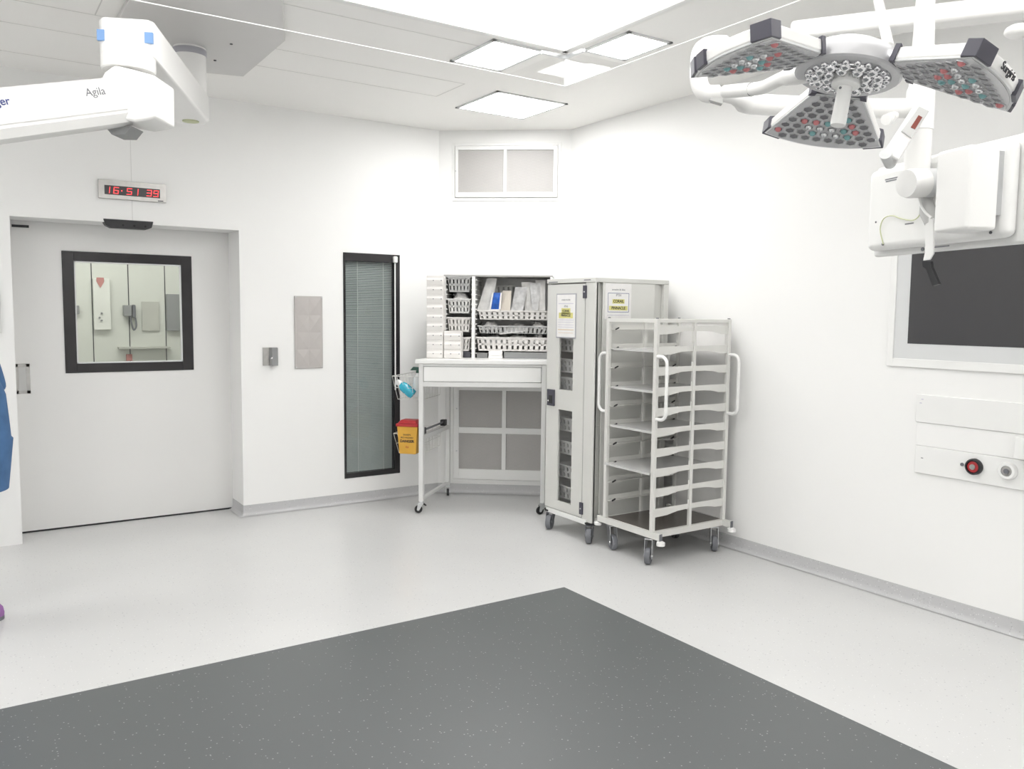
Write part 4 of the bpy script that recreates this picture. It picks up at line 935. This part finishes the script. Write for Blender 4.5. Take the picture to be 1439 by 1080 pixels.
pts = [at(1018, 62, 2.66), at(998, 63, 2.63), at(985, 72, 2.60), at(982, 95, 2.58), at(983, 118, 2.57), at(992, 131, 2.56), at(1010, 132, 2.56)]
b = MB(); b.tube(smooth_path(pts), .027, 18); b.build('yoke', M['arm'], sl)
a = at(1006, 141, 2.55)
b = MB(frm(a, Rt, Up, -Fw)); b.hexa([(-.022, -.002, -.012), (.018, -.014, -.012), (.018, -.014, .01), (-.022, -.002, .01)], [(-.020, .012, -.012), (.020, 0, -.012), (.020, 0, .01), (-.020, .012, .01)]); b.build('yoke_stop', M['tray'], sl, .001)
pts = [at(1000, 132, 2.57), at(1022, 136, 2.58), at(1040, 141, 2.6), at(1052, 145, 2.63), at(1075, 147, 2.67), at(1110, 149, 2.72), at(1200, 152, 2.80), at(1290, 152, 2.86)]
pp = smooth_path(pts); b = MB(); b.tube(pp, [.018 if i < 6 else min(.033, .018 + .004*(i - 6)) for i in range(len(pp))], 18); b.build('spring_arm', M['arm'], sl)
# ------------------------------------------------------------------ ceiling arm, pendant with monitor
pd = thing('monitor_pendant', 'white ceiling arm with column carrying the monitor at the right', 'pendant', at(1294, 30, 2.95))
Q0, Q1 = onz(1112, 47, 2.655), onz(1475, 5, 2.655)
dv = (Q1 - Q0).normalized(); sv = V((-dv.y, dv.x, 0))
b = MB(); b.prism([(-.05, -.036), (.05, -.036), (.05, .036), (-.05, .036)], 0, (Q1 - Q0).length, lambda u, w, d_: Q0 + sv*u + V((0, 0, w)) + dv*d_); b.build('ceiling_arm', M['arm'], pd, .016, 3)
b = MB(); b.cyl(Q1 + V((0, 0, -.05)), V((Q1.x, Q1.y, CE)), .065, seg=28); b.build('ceiling_column', M['arm'], pd)
kx = at(1431, 44, 2.9); b = MB(); b.ball(kx, .032, (1.4, 1.4, .8)); b.build('end_knob', M['arm'], pd)
b = MB(); b.tube([onz(1226, -30, CE), at(1236, 8, 3.0), at(1249, 66, 2.62)], [.017, .017, .016], 14); b.build('support_tube', M['white'], pd)
cxy = at(1293, 152, 2.90); zlo = at(1293, 244, 2.90).z; zhi = Q0.z + .0
tpt = cxy.copy()
b = MB(); b.lathe([(.030, zlo), (.042, zlo + .004), (.043, zlo + .15), (.046, zlo + .152), (.046, cxy.z + .06), (.040, cxy.z + .075), (.03, zhi)], V((cxy.x, cxy.y, 0)), (0, 0, 1), 28); b.build('column', M['arm'], pd)
# tilted control panel
pa, pb = at(1252, 220, 2.72), at(1304, 137, 2.72); dv2 = (pb - pa).normalized(); nv = (CAM - (pa + pb)/2).normalized(); nv = (nv - dv2*nv.dot(dv2)).normalized(); wv = nv.cross(dv2); ln = (pb - pa).length
fc = lambda u, w, d_: pa + dv2*u + wv*w + nv*d_
b = MB(); b.prism([(0, -.028), (ln, -.024), (ln, .024), (0, .028)], -.05, 0, fc); cp_ = b.build('control_panel', M['arm'], pd, .008, 3)
def pxu(x, y): d_ = onp(x, y, pa, nv) - pa; return d_.dot(dv2), d_.dot(wv)
qs = [pxu(1291, 150), pxu(1305, 157), pxu(1280.5, 195), pxu(1266, 185)]
b = MB(); b.prism(qs, -.002, .006, fc); b.build('display_bezel', M['tray'], cp_, .002)
qs = [pxu(1290, 163), pxu(1295.5, 166), pxu(1285, 183), pxu(1279, 180)]
b = MB(); b.prism(qs, .005, .0075, fc); b.build('display_window', M['brownwin'], cp_, smooth=False)
b = MB(); b.cyl(fc(.006, -.01, -.06), fc(.0, .02, .004), .02, seg=16); b.build('panel_foot', M['palegrey'], cp_)
b = MB()
for k in range(4): b.cyl(at(1245 + k*3, 168 - k*2.0, 2.75), at(1249 + k*3, 168 - k*2.0, 2.77), .018 - .002*k, seg=14)
b.build('threaded_stub', M['arm'], cp_)
# monitor seen from behind
MD, MN = V((-.3206, -.9472, 0)), V((-.9472, .3206, 0))
m0 = at(1226.5, 361.5, 3.3)
fm = lambda u, z, d_: m0 + MD*u + V((0, 0, z)) + MN*d_
def mu(x, y, d_=0): p = onp(x, y, m0 + MN*d_, MN) - m0; return p.dot(MD), p.z
mw = mu(1442, 342)[0]; mh = mu(1232, 236)[1]
mo = thing('monitor', 'large white monitor seen from behind in front of the wall screen', 'monitor', fm(mw/2, 0, 0))
b = MB(); b.prism([(0, 0), (mw, 0), (mw, mh), (0, mh)], -.03, 0, fm); b.build('monitor_bezel', M['white'], mo, .012, 3)
b = MB(); b.prism([(.02, .02), (mw - .03, .02), (mw - .03, mh - .02), (.02, mh - .02)], -.004, .055, fm); bk = b.build('rear_housing', M['white'], mo, .028, 4)
b = MB(); b.prism([(.03, .03), (mw - .04, .03), (mw - .04, mh - .03), (.03, mh - .03)], -.034, -.0302, fm); b.build('screen_face', M['screen'], mo, smooth=False)
for (x0, y0_, x1, y1_) in ((1244, 252.5, 1262, 249), (1245, 255, 1261, 252), (1309, 240, 1314, 238.5), (1390, 224, 1404, 220.5), (1390, 226.5, 1403, 224), (1272, 315, 1284, 313), (1312, 347, 1334, 345.5)):
    (u0_, z0_), (u1_, z1_) = mu(x0, y0_, .055), mu(x1, y1_, .055)
    zz_ = (z0_ + z1_)/2; b = MB(); b.prism([(u0_, zz_ - .0022), (u1_, zz_ - .0022), (u1_, zz_ + .0022), (u0_, zz_ + .0022)], .0545, .0562, fm); b.build('vent_slot', M['greyink'], bk, smooth=False)
for (x, y, r_) in ((1240.5, 343, .005), (1392, 326.5, .005), (1231, 312, .004), (1296.5, 350, .007)):
    u_, z_ = mu(x, y, .055); b = MB(); b.cyl(fm(u_, z_, .053), fm(u_, z_, .0565), r_, seg=12); b.build('screw', M['rub'], bk)
u_, z_ = mu(1394, 276, .055)
for k in range(4): b = MB(); b.prism([(u_ - .02, z_ - .018 + k*.01), (u_ + .02 - .006*(k % 2), z_ - .018 + k*.01), (u_ + .02 - .006*(k % 2), z_ - .015 + k*.01), (u_ - .02, z_ - .015 + k*.01)], .0545, .0558, fm); b.build('rating_mark', M['lav'], bk, smooth=False)
# white mount box
ub0, zb0_ = mu(1310, 327.5, .20); ub1, _ = mu(1358.5, 323, .20); zb1_ = mu(1367, 201, .20)[1]
b = MB(); b.prism([(ub0, zb0_), (ub1, zb0_ + .0), (ub1, zb1_), (ub0, zb1_)], .085, .20, fm); bx_ = b.build('mount_box', M['arm'], mo, .012, 3)
b = MB(); b.prism([(ub0 + .02, zb0_ + .05), (ub1 - .02, zb0_ + .05), (ub1 - .02, zb0_ + .25), (ub0 + .02, zb0_ + .25)], .05, .09, fm); b.build('mount_plate', M['zinc'], mo)
# elbow joint between column and monitor
e0 = V((cxy.x, cxy.y, zlo)); je = at(1313, 259, 3.0)
b = MB(); b.lathe([(.020, 0), (.046, .004), (.050, .02), (.050, .075), (.045, .09)], at(1272, 258, 2.84), at(1300, 257, 2.87) - at(1272, 258, 2.84), 24); b.build('elbow_joint', M['arm'], pd)
b = MB(); b.lathe([(.049, 0), (.049, .05), (.045, .06)], at(1296, 257, 2.865), at(1313, 256.5, 2.885) - at(1296, 257, 2.865), 24); b.build('joint_cap', M['palegrey'], pd)
b = MB(); b.tube([fm(*mu(x, y, .085), .085) for x, y in ((1303, 268), (1302, 281), (1304, 298), (1307, 314))], [.026, .020, .028, .018], 14); b.build('joint_bracket', M['tray'], pd)
b = MB(); b.tube(smooth_path([fm(*mu(x, y, .12), .12) for x, y in ((1291, 272), (1294, 288), (1301, 299), (1309, 306))]), .0045, 8); b.build('white_cable', M['white'], mo)
b = MB(); b.tube(smooth_path([fm(*mu(1240.5, 343, .06), .058), fm(*mu(1237.5, 322, .06), .062), fm(*mu(1244, 307, .06), .066), fm(*mu(1256, 303, .06), .066), fm(*mu(1267, 307, .06), .064), fm(*mu(1283, 309.5, .06), .064), fm(*mu(1292, 305, .06), .066), fm(*mu(1297, 298, .06), .07)]), .0022, 6); b.build('thin_cable', M['lime'], mo)
st = [(1303, 306), (1305, 330), (1302, 358)]
b = MB()
q4 = [fm(*mu(x, y, .10), .10) for x, y in ((1300, 306), (1311, 306), (1311.5, 356), (1306, 365), (1297, 366), (1300, 352))]
b._add(q4 + [p - MN*.006 for p in q4], [tuple(range(6)), tuple(range(11, 5, -1))] + [(i, (i + 1) % 6, 6 + (i + 1) % 6, 6 + i) for i in range(6)])
sp = b.build('hanging_strap', M['white'], mo, .001)
q4 = [fm(*mu(x, y, .10), .103) for x, y in ((1295.5, 366), (1308.5, 366.5), (1310, 376), (1320.5, 399), (1310.5, 401.5), (1302, 378), (1297, 375))]
b = MB(); b._add(q4 + [p - MN*.012 for p in q4], [tuple(range(7)), tuple(range(13, 6, -1))] + [(i, (i + 1) % 7, 7 + (i + 1) % 7, 7 + i) for i in range(7)])
b.build('strap_end', M['black'], sp, .002)
# ------------------------------------------------------------------ wall screen and gas panel on the right wall
def wb(y0, y1, z0, z1, d0, d1): return MB().box((XB - d1, y0, z0), (XB - d0, y1, z1))
ws = thing('wall_screen', 'black wall screen in a pale frame on the right wall', 'screen', (XB, 1.93, 1.27))
YS0, YS1, ZS0, ZS1 = 1.20, 2.650, 1.272, 2.06
b = MB(); e = .036
for (y0, y1, z0, z1) in ((YS0, YS0 + e, ZS0, ZS1), (YS1 - e, YS1, ZS0, ZS1), (YS0 + e, YS1 - e, ZS0, ZS0 + e + .008), (YS0 + e, YS1 - e, ZS1 - e, ZS1)): b.box((XB - .012, y0, z0), (XB, y1, z1))
b.build('outer_frame', M['white'], ws, .002)
wb(YS0 + e, YS1 - e, ZS0 + e + .008, ZS1 - e, 0, .006).build('glass_border', M['palegrey'], ws, smooth=False)
wb(YS0 + .11, 2.536, 1.397, ZS1 - .12, .004, .0075).build('screen_face', M['screen'], ws, smooth=False)
gp = thing('gas_panel', 'white medical gas panel with red and white outlets under the wall screen', 'panel', (XB, 1.85, .715))
wb(1.15, 2.468, .985, 1.133, 0, .012).build('upper_cover', M['white'], gp, .003)
wb(1.15, 2.462, .862, .984, 0, .006).build('middle_cover', M['wall'], gp, .002)
wb(1.15, 2.46, .715, .861, 0, .012).build('lower_cover', M['white'], gp, .003)
for y, z in ((2.44, 1.105), (2.448, 1.085), (2.425, .795)): wb(y - .012, y, z, z + .004, .011, .0128).build('rating_mark', M['lav'] if z > 1 else M['greyink'], gp, smooth=False)
c1, c2, c3 = V((XB - .012, 2.144, .795)), V((XB - .012, 1.984, .800)), V((XB - .012, 2.207, .796))
b = MB(); b.lathe([(.041, 0), (.041, .018), (.036, .026), (.030, .026), (.030, .014)], c1, (-1, 0, 0), 28); ot = b.build('gas_outlet', M['black'], gp)
b = MB(); b.lathe([(.030, .012), (.028, .020), (.018, .022)], c1, (-1, 0, 0), 24); b.build('outlet_ring', M['red'], ot)
b = MB(); b.lathe([(.014, .016), (.014, .027), (.006, .028)], c1, (-1, 0, 0), 18); b.build('outlet_socket', M['steel'], ot)
b = MB(); b.lathe([(.044, 0), (.044, .012), (.038, .022), (.026, .022), (.026, .014)], c2, (-1, 0, 0), 28); ot = b.build('gas_outlet', M['white'], gp)
b = MB(); b.lathe([(.026, .012), (.025, .020), (.016, .021)], c2, (-1, 0, 0), 24); b.build('outlet_ring', M['steel'], ot)
b = MB(); b.lathe([(.012, .014), (.012, .026), (.006, .027)], c2, (-1, 0, 0), 18); b.build('outlet_socket', M['rub'], ot)
b = MB(); b.cyl(c3, c3 + V((-.004, 0, 0)), .009, seg=16); b.build('indicator_stud', M['rub'], gp)
tag(wb(1.70, 1.947, .868, .975, .0065, .055).build('socket_box', M['white'], bevel=.006, loc=(XB, 1.82, .868)), 'white socket box at the right picture edge above the white outlet', 'box')
# ------------------------------------------------------------------ left ceiling pendant
Nn, Ff = onz(178, 79, 2.60), onz(272, 176, 2.60)
dv = (Ff - Nn); dv.z = 0; lnB = dv.length; dv.normalize(); sv = V((dv.y, -dv.x, 0))
colp = onz(266, 60, CE)
lp = thing('ceiling_pendant', 'white jointed ceiling arm crossing the upper left corner', 'pendant', (colp.x, colp.y, CE))
b = MB(); hw = .112
fbm = lambda u, w, d_: Nn + sv*u + dv*w + V((0, 0, d_))
b.prism([(-hw, .02), (-hw + .02, -.012), (hw - .02, -.012), (hw, .02), (hw*.92, lnB*.93), (hw*.6, lnB), (-hw*.6, lnB), (-hw*.92, lnB*.93)], 0, .155, fbm); b.build('upper_arm', M['arm'], lp, .014, 3)
b = MB(); b.cyl((colp.x, colp.y, 2.72), (colp.x, colp.y, CE - .03), .088, seg=36); b.build('ceiling_column', M['arm'], lp)
b = MB(); b.lathe([(.090, 0), (.092, .004), (.092, .03), (.09, .034)], (colp.x, colp.y, CE - .074), (0, 0, 1), 36); b.build('column_collar', M['holder'], lp)
b = MB(); cz = onz(268, 170, 2.60); b.cyl(cz, cz - V((0, 0, .004)), .045, seg=24); b.build('cap_disc', M['lime'], lp)
for u0_, u1_ in ((-hw + .0, -hw + .030), (hw - .036, hw - .002)):
    b = MB(); b.prism([(u0_, -.0145 if u0_ < 0 else -.0145), (u1_, -.0145), (u1_, .0), (u0_, .0)], .055, .10, fbm); b.build('blue_marker', M['tape'], lp, .001)
cpoly = [(.735, 3.96), (1.32, 3.96), (1.545, 4.60), (1.555, 5.44), (1.33, 5.50), (1.0, 5.50), (.735, 4.9)]
b = MB(); b.prism(cpoly, CE - .03, CE, lambda u, w, d_: V((u, w, d_))); cn = b.build('ceiling_canopy', M['canopy'], lp, .004)
for x, y in ((325, 61.5), (302, 84.5)): p = onz(x, y, CE - .03); b = MB(); b.cyl(p - V((0, 0, .004)), p, .008, seg=10); b.build('canopy_bolt', M['ink'], cn)
bc = at(181, 95, 3.50)
b = MB(); b.lathe([(.102, 2.53), (.107, 2.535), (.107, 2.588), (.098, 2.588), (.098, 2.60)], V((bc.x, bc.y, 0)), (0, 0, 1), 36); b.build('swivel_drum', M['arm'], lp)
jc = at(192, 141, 3.46); pxm = 3.46/FPX
ad = (at(-150, 178, 2.82) - at(160, 142, 3.40)); ad.normalize(); au = V((0, 0, 1)); au = (au - ad*au.dot(ad)).normalized(); an_ = ad.cross(au)
if an_.dot(CAM - jc) < 0: an_ = -an_
ar = -ad
rr_ = (Rt - Up*0); rr_ = V((rr_.x, rr_.y, 0)).normalized(); nn_ = V((-Fw.x, -Fw.y, 0)).normalized()
poly = [((x/3.426 - 192)*pxm, (141 - y/3.426)*pxm) for x, y in ((518, 480), (528, 420), (552, 378), (600, 345), (690, 365), (792, 392), (790, 586), (745, 597), (690, 606), (610, 592), (560, 570), (532, 530))]
b = MB(); b.prism(poly, -.11, .085, lambda u, w, d_: jc + rr_*u + V((0, 0, w)) + nn_*d_); b.build('joint_housing', M['arm'], lp, .012, 3)
b = MB(); b.prism([(-.115, -.115), (.0, -.115), (-.03, -.150), (-.085, -.150)], -.06, .05, lambda u, w, d_: jc + rr_*u + V((0, 0, w)) + nn_*d_); b.build('cable_outlet', M['metalgrey'], lp, .002)
s0, s1 = at(172, 142.5, 3.43), at(-170, 179, 2.80)
L2 = (s1 - s0).length; sec = [(-.098, -.02), (-.085, -.055), (-.05, -.07), (.05, -.07), (.085, -.055), (.095, -.02), (.095, .02), (.085, .055), (.06, .07), (-.035, .07), (-.04, .066), (-.045, .066), (-.05, .07), (-.085, .055), (-.098, .02)]
fa = lambda u, w, d_: s0 + ad*d_ + au*u + an_*w
b = MB(); b.prism(sec, 0, L2, fa); la = b.build('spring_arm', M['arm'], lp)
b = MB(); e1_ = s1 + ad*.02; b.lathe([(.06, -.13), (.098, -.11), (.105, -.09), (.105, .09), (.098, .11), (.06, .13)], e1_, au, 28); b.build('arm_head', M['arm'], lp)
b = MB(); b.cyl(e1_ - au*.12, e1_ - au*.30, .055, .05, seg=24); b.build('drop_tube', M['arm'], lp)
def onarm(x, y): return onp(x, y, s0 + an_*.0705, an_)
text('lettering', 'Agila', onarm(134, 129), ar, au, .042, M['greyink'], la)
text('lettering', 'Dräger', onarm(13.5, 141.5), ar, au, .040, M['blueink'], la, align='RIGHT', bold=.0006)
# ------------------------------------------------------------------ corridor behind the sliding door
YC = 8.35
M['paleredmark'] = mat('faded_red', (.50, .22, .20), .6)
struct(MB().box((-1.6, YC, 0), (4.2, YC + .1, CE)).build('wall_corridor', M['corr'], smooth=False))
struct(MB().box((-1.7, 6.6, 0), (-1.6, YC + .1, CE)).box((4.2, 6.6, 0), (4.3, YC + .1, CE)).build('wall_corridor_ends', M['corr'], smooth=False))
struct(MB().box((-1.7, YA + .4, CE - .3), (4.3, YC + .1, CE - .2)).build('ceiling_corridor', M['corr'], smooth=False))
cq = lambda x, y: ony(x, y, YC)
def cbox(x0, y0, x1, y1, d0, d1): a, c = cq(x0, y0), cq(x1, y1); return MB().box((a.x, YC - d1, c.z), (c.x, YC - d0, a.z))
for x in (130, 181.3, 232.5): xx = cq(x, 440).x; struct(MB().box((xx - .004, YC - .002, .1), (xx + .004, YC, 2.6)).build('trim_3', M['ink'], smooth=False))
t = thing('fuse_cabinet', 'flat pale service cabinet with a red mark on the corridor wall', 'cabinet', cq(142, 463))
cbox(129.5, 391, 155.5, 463, 0, .04).build('cabinet_door', M['corrd'], t, .004)
p = cq(140, 397); b = MB(); b.prism([(-.03, .045), (.03, .045), (.032, .01), (0, -.05), (-.032, .01)], YC - .044, YC - .041, lambda u, w, d_: V((p.x + u, d_, p.z + w))); b.build('red_mark', M['paleredmark'], t, smooth=False)
for x, y in ((139, 446), (142, 440), (142, 450)): p = cq(x, y); b = MB(); b.cyl((p.x, YC - .05, p.z), (p.x, YC - .04, p.z), .009, seg=10); b.build('lock', M['metalgrey'], t)
t = thing('wall_telephone', 'grey wall telephone with hanging cord seen through the door window', 'telephone', cq(181, 444))
cbox(172, 428.5, 184, 444, 0, .06).build('phone_body', M['metalgrey'], t, .006)
cbox(184.5, 428, 189.5, 446, 0, .07).build('handset', M['rub'], t, .01)
b = MB(); b.tube(smooth_path([cq(189, 446) - V((0, .04, 0)), cq(190.5, 458) - V((0, .04, 0)), cq(187, 463) - V((0, .04, 0)), cq(184, 455) - V((0, .04, 0)), cq(182, 444) - V((0, .04, 0))]), .008, 8); b.build('phone_cord', M['rub'], t)
tag(cbox(198.5, 423.5, 224, 464.5, 0, .015).build('notice_board', M['notice'], bevel=.002), 'beige notice sheet right of the telephone on the corridor wall', 'notice')
tag(cbox(232.8, 413, 262, 464.5, 0, .04).build('wall_board', M['metalgrey'], bevel=.003), 'dark grey board at the right of the corridor wall', 'board')
tag(cbox(104, 429, 111, 441, 0, .04).build('switch_box', M['metalgrey'], bevel=.003), 'small dark switch box at the left of the corridor wall', 'switch')
tag(cbox(165, 487, 238, 489, 0, .07).build('bumper_rail', M['notice'], bevel=.003), 'thin rail low across the corridor wall', 'rail')
tag(cbox(177, 497.5, 185.5, 506.5, 0, .02).build('wall_sign', M['paleredmark'], bevel=.001), 'small red wall sign below the corridor rail', 'sign')
t = thing('ceiling_lamp', 'corridor ceiling lamp behind the sliding door', 'lamp', (.6, 7.4, CE - .3), 'flat ceiling lamps')
M['clamp'] = mat('corridor_lamp', (.9, .9, .9), .5, emit=((1, .99, .95), 7.0))
MB().box((-.6, 7.15, CE - .306), (2.2, 7.65, CE - .3)).build('lamp_diffuser', M['clamp'], t, smooth=False)  # unseen emitter added to light the corridor
# ------------------------------------------------------------------ person at the left edge
def skin(name, verts, edges, m, parent, lv=2, root=0):
    me = bpy.data.meshes.new(name + '_tmp'); me.from_pydata([v[0] for v in verts], edges, [])
    o = bpy.data.objects.new(name + '_tmp', me); C.objects.link(o)
    o.modifiers.new('s', 'SKIN'); o.modifiers.new('u', 'SUBSURF').levels = lv
    me.update()
    if not me.skin_vertices: return None
    for i, v in enumerate(verts):
        r = v[1]; me.skin_vertices[0].data[i].radius = (r, r) if not isinstance(r, tuple) else r
    me.skin_vertices[0].data[root].use_root = True
    bpy.context.view_layer.update()
    ev = o.evaluated_get(bpy.context.evaluated_depsgraph_get()); nm_ = bpy.data.meshes.new_from_object(ev); nm_.name = name
    bpy.data.objects.remove(o)
    pw_ = parent_world(parent); nm_.transform(Matrix.Translation(-pw_))
    r_ = bpy.data.objects.new(name, nm_); C.objects.link(r_); r_.parent = parent; nm_.materials.clear(); nm_.materials.append(m)
    for p in nm_.polygons: p.use_smooth = True
    return r_
PX, PY = -.012, 4.70
ps = thing('person', 'person in blue scrub tunic and purple clogs at the left picture edge', 'person', (PX, PY, 0))
g = lambda x, y, z: V((PX + x, PY + y, z))
S = -.075
vs = [(g(0, 0, .94), .11), (g(-.02, 0, 1.12), .105), (g(S*.8, .0, 1.32), .115), (g(S, .01, 1.44), .055), (g(S, .005, 1.515), .046), (g(S, -.022, 1.575), (.056, .060)), (g(S, -.018, 1.645), (.072, .088)), (g(S, -.008, 1.705), (.074, .092)), (g(S, .0, 1.745), .055),
      (g(S + .13, .0, 1.385), .042), (g(.150, .03, 1.12), .042), (g(.06, -.18, 1.06), .034), (g(.01, -.22, 1.05), .022),
      (g(S - .14, .0, 1.385), .042), (g(-.245, .03, 1.14), .042), (g(-.16, -.18, 1.04), .034), (g(-.11, -.22, 1.04), .022),
      (g(.05, 0, .86), .085), (g(.0, -.01, .50), .06), (g(-.025, .08, .10), .042), (g(-.11, 0, .86), .085), (g(-.19, -.01, .50), .06), (g(-.225, .08, .10), .042)]
ed = [(0, 1), (1, 2), (2, 3), (3, 4), (4, 5), (5, 6), (6, 7), (7, 8), (2, 9), (9, 10), (10, 11), (11, 12), (2, 13), (13, 14), (14, 15), (15, 16), (0, 17), (17, 18), (18, 19), (0, 20), (20, 21), (21, 22)]
for hx, sgn, bi in ((g(.01, -.22, 1.05), -1, 12), (g(-.11, -.22, 1.04), 1, 16)):
    for k in range(4):
        a = hx + V((sgn*.05, -.02 - .004*k, .025 - .017*k)); i = len(vs)
        vs += [(a, .009), (a + V((sgn*.035, -.004, -.004)), .008), (a + V((sgn*.055, .012, -.012)), .007)]; ed += [(bi, i), (i, i + 1), (i + 1, i + 2)]
    i = len(vs); a = hx + V((sgn*.02, -.03, .03)); vs += [(a, .010), (a + V((sgn*.03, -.012, .012)), .008)]; ed += [(bi, i), (i, i + 1)]
skin('body', vs, ed, M['skin'], ps)
def loft(name, rows, m, n=28):
    b = MB(); v = []
    for (cx_, cy_, z, rx, ry) in rows:
        for k in range(n): t_ = 2*PI*k/n; w = 1 + .018*math.sin(5*t_ + z*9); v.append(g(cx_ + rx*w*math.cos(t_), cy_ + ry*w*math.sin(t_), z))
    f = [(i*n + k, i*n + (k + 1) % n, (i + 1)*n + (k + 1) % n, (i + 1)*n + k) for i in range(len(rows) - 1) for k in range(n)]
    f += [tuple(range(n))[::-1], tuple(range((len(rows) - 1)*n, len(rows)*n))]
    b._add(v, f); return b.build(name, m, ps)
tn = loft('tunic', [(.0, 0, .655, .170, .14), (.0, 0, .66, .186, .15), (.0, 0, .78, .196, .155), (.0, 0, .905, .208, .16), (.0, 0, .915, .200, .158), (.0, 0, 1.00, .196, .15), (.0, .0, 1.12, .190, .15), (-.02, .0, 1.20, .185, .15), (-.05, 0, 1.30, .18, .14), (S, 0, 1.40, .178, .12), (S, .0, 1.45, .135, .10), (S, 0, 1.485, .075, .075)], M['scrub'])
skin('sleeve', [(g(S + .10, 0, 1.40), .075), (g(S + .16, .0, 1.37), .066), (g(.140, .03, 1.17), .056), (g(.147, .025, 1.12), .055)], [(0, 1), (1, 2), (2, 3)], M['scrub'], ps)
skin('sleeve', [(g(S - .10, 0, 1.40), .075), (g(S - .17, .0, 1.37), .066), (g(-.24, .03, 1.20), .058), (g(-.245, .025, 1.14), .056)], [(0, 1), (1, 2), (2, 3)], M['scrub'], ps)
for sx_ in (1, -1):
    skin('trouser_leg', [(g(.08*sx_ - .03, 0, .84), .10), (g(.095*sx_ - .10, -.01, .50), .075), (g(.10*sx_ - .13, .08, .13), .066), (g(.10*sx_ - .13, .08, .07), .068)], [(0, 1), (1, 2), (2, 3)], M['scrub'], ps)
    b = MB(); ang = 1.15*sx_; dx_, dy_ = math.sin(ang), -math.cos(ang); c_ = g(.105*sx_ - .122, .09, 0)
    mm_ = frm(c_, (dx_, dy_, 0), (-dy_, dx_, 0), (0, 0, 1)); b.M = mm_
    out = [(-.09, .03), (-.07, .04), (0, .043), (.08, .05), (.13, .045), (.165, .022), (.17, 0), (.165, -.022), (.13, -.045), (.08, -.05), (0, -.043), (-.07, -.04), (-.09, -.03)]
    n_ = len(out); rws = [(.003, 1), (.03, 1.02), (.06, .98), (.085, .82), (.10, .5)]; vv = [(u*k_ + (.02*(1 - k_)), w*k_, z) for z, k_ in rws for u, w in out]
    b._add(vv, [tuple(range(n_))[::-1], tuple(range(4*n_, 5*n_))] + [(i*n_ + k, i*n_ + (k + 1) % n_, (i + 1)*n_ + (k + 1) % n_, (i + 1)*n_ + k) for i in range(4) for k in range(n_)])
    sh_ = b.build('clog', M['purple'], ps)
    b = MB(mm_); b.prism(out, .0, .022, lambda u, w, d_: (u*1.01, w*1.02, d_)); b.build('sole', M['rub'], sh_)
b = MB(); b.ball(g(S, .022, 1.690), .096, (.86, 1.0, .95), 24, 14); b.build('hair', M['hair'], ps)
hc = g(S, -.02, 1.650)
for sx_ in (-1, 1):
    ey_ = MB().ball(hc + V((sx_*.028, -.078, .004)), .0115, (1.25, .6, .75)).build('eye', M['bottle'], ps)
    MB().ball(hc + V((sx_*.028, -.0835, .004)), .0052, (1, .5, 1)).build('pupil', M['hair'], ey_)
    MB().ball(hc + V((sx_*.074, .012, -.004)), .022, (.35, .7, 1.25)).build('ear', M['skin'], ps)
    b = MB(); b.tube([hc + V((sx_*.014, -.088, .024)), hc + V((sx_*.028, -.087, .029)), hc + V((sx_*.042, -.078, .024))], .0035, 6); b.build('eyebrow', M['hair'], ps)
b = MB(); b.hexa([hc + V((-.014, -.080, -.030)), hc + V((.014, -.080, -.030)), hc + V((.010, -.074, .0)), hc + V((-.010, -.074, .0))], [hc + V((-.008, -.104, -.026)), hc + V((.008, -.104, -.026)), hc + V((.004, -.088, .014)), hc + V((-.004, -.088, .014))]); b.build('nose', M['skin'], ps, .003)
M['lip'] = mat('lip', (.42, .17, .15), .5)
b = MB(); b.tube([hc + V((-.022, -.070, -.052)), hc + V((0, -.080, -.054)), hc + V((.022, -.070, -.052))], [.002, .0055, .002], 8); b.build('mouth', M['lip'], ps)
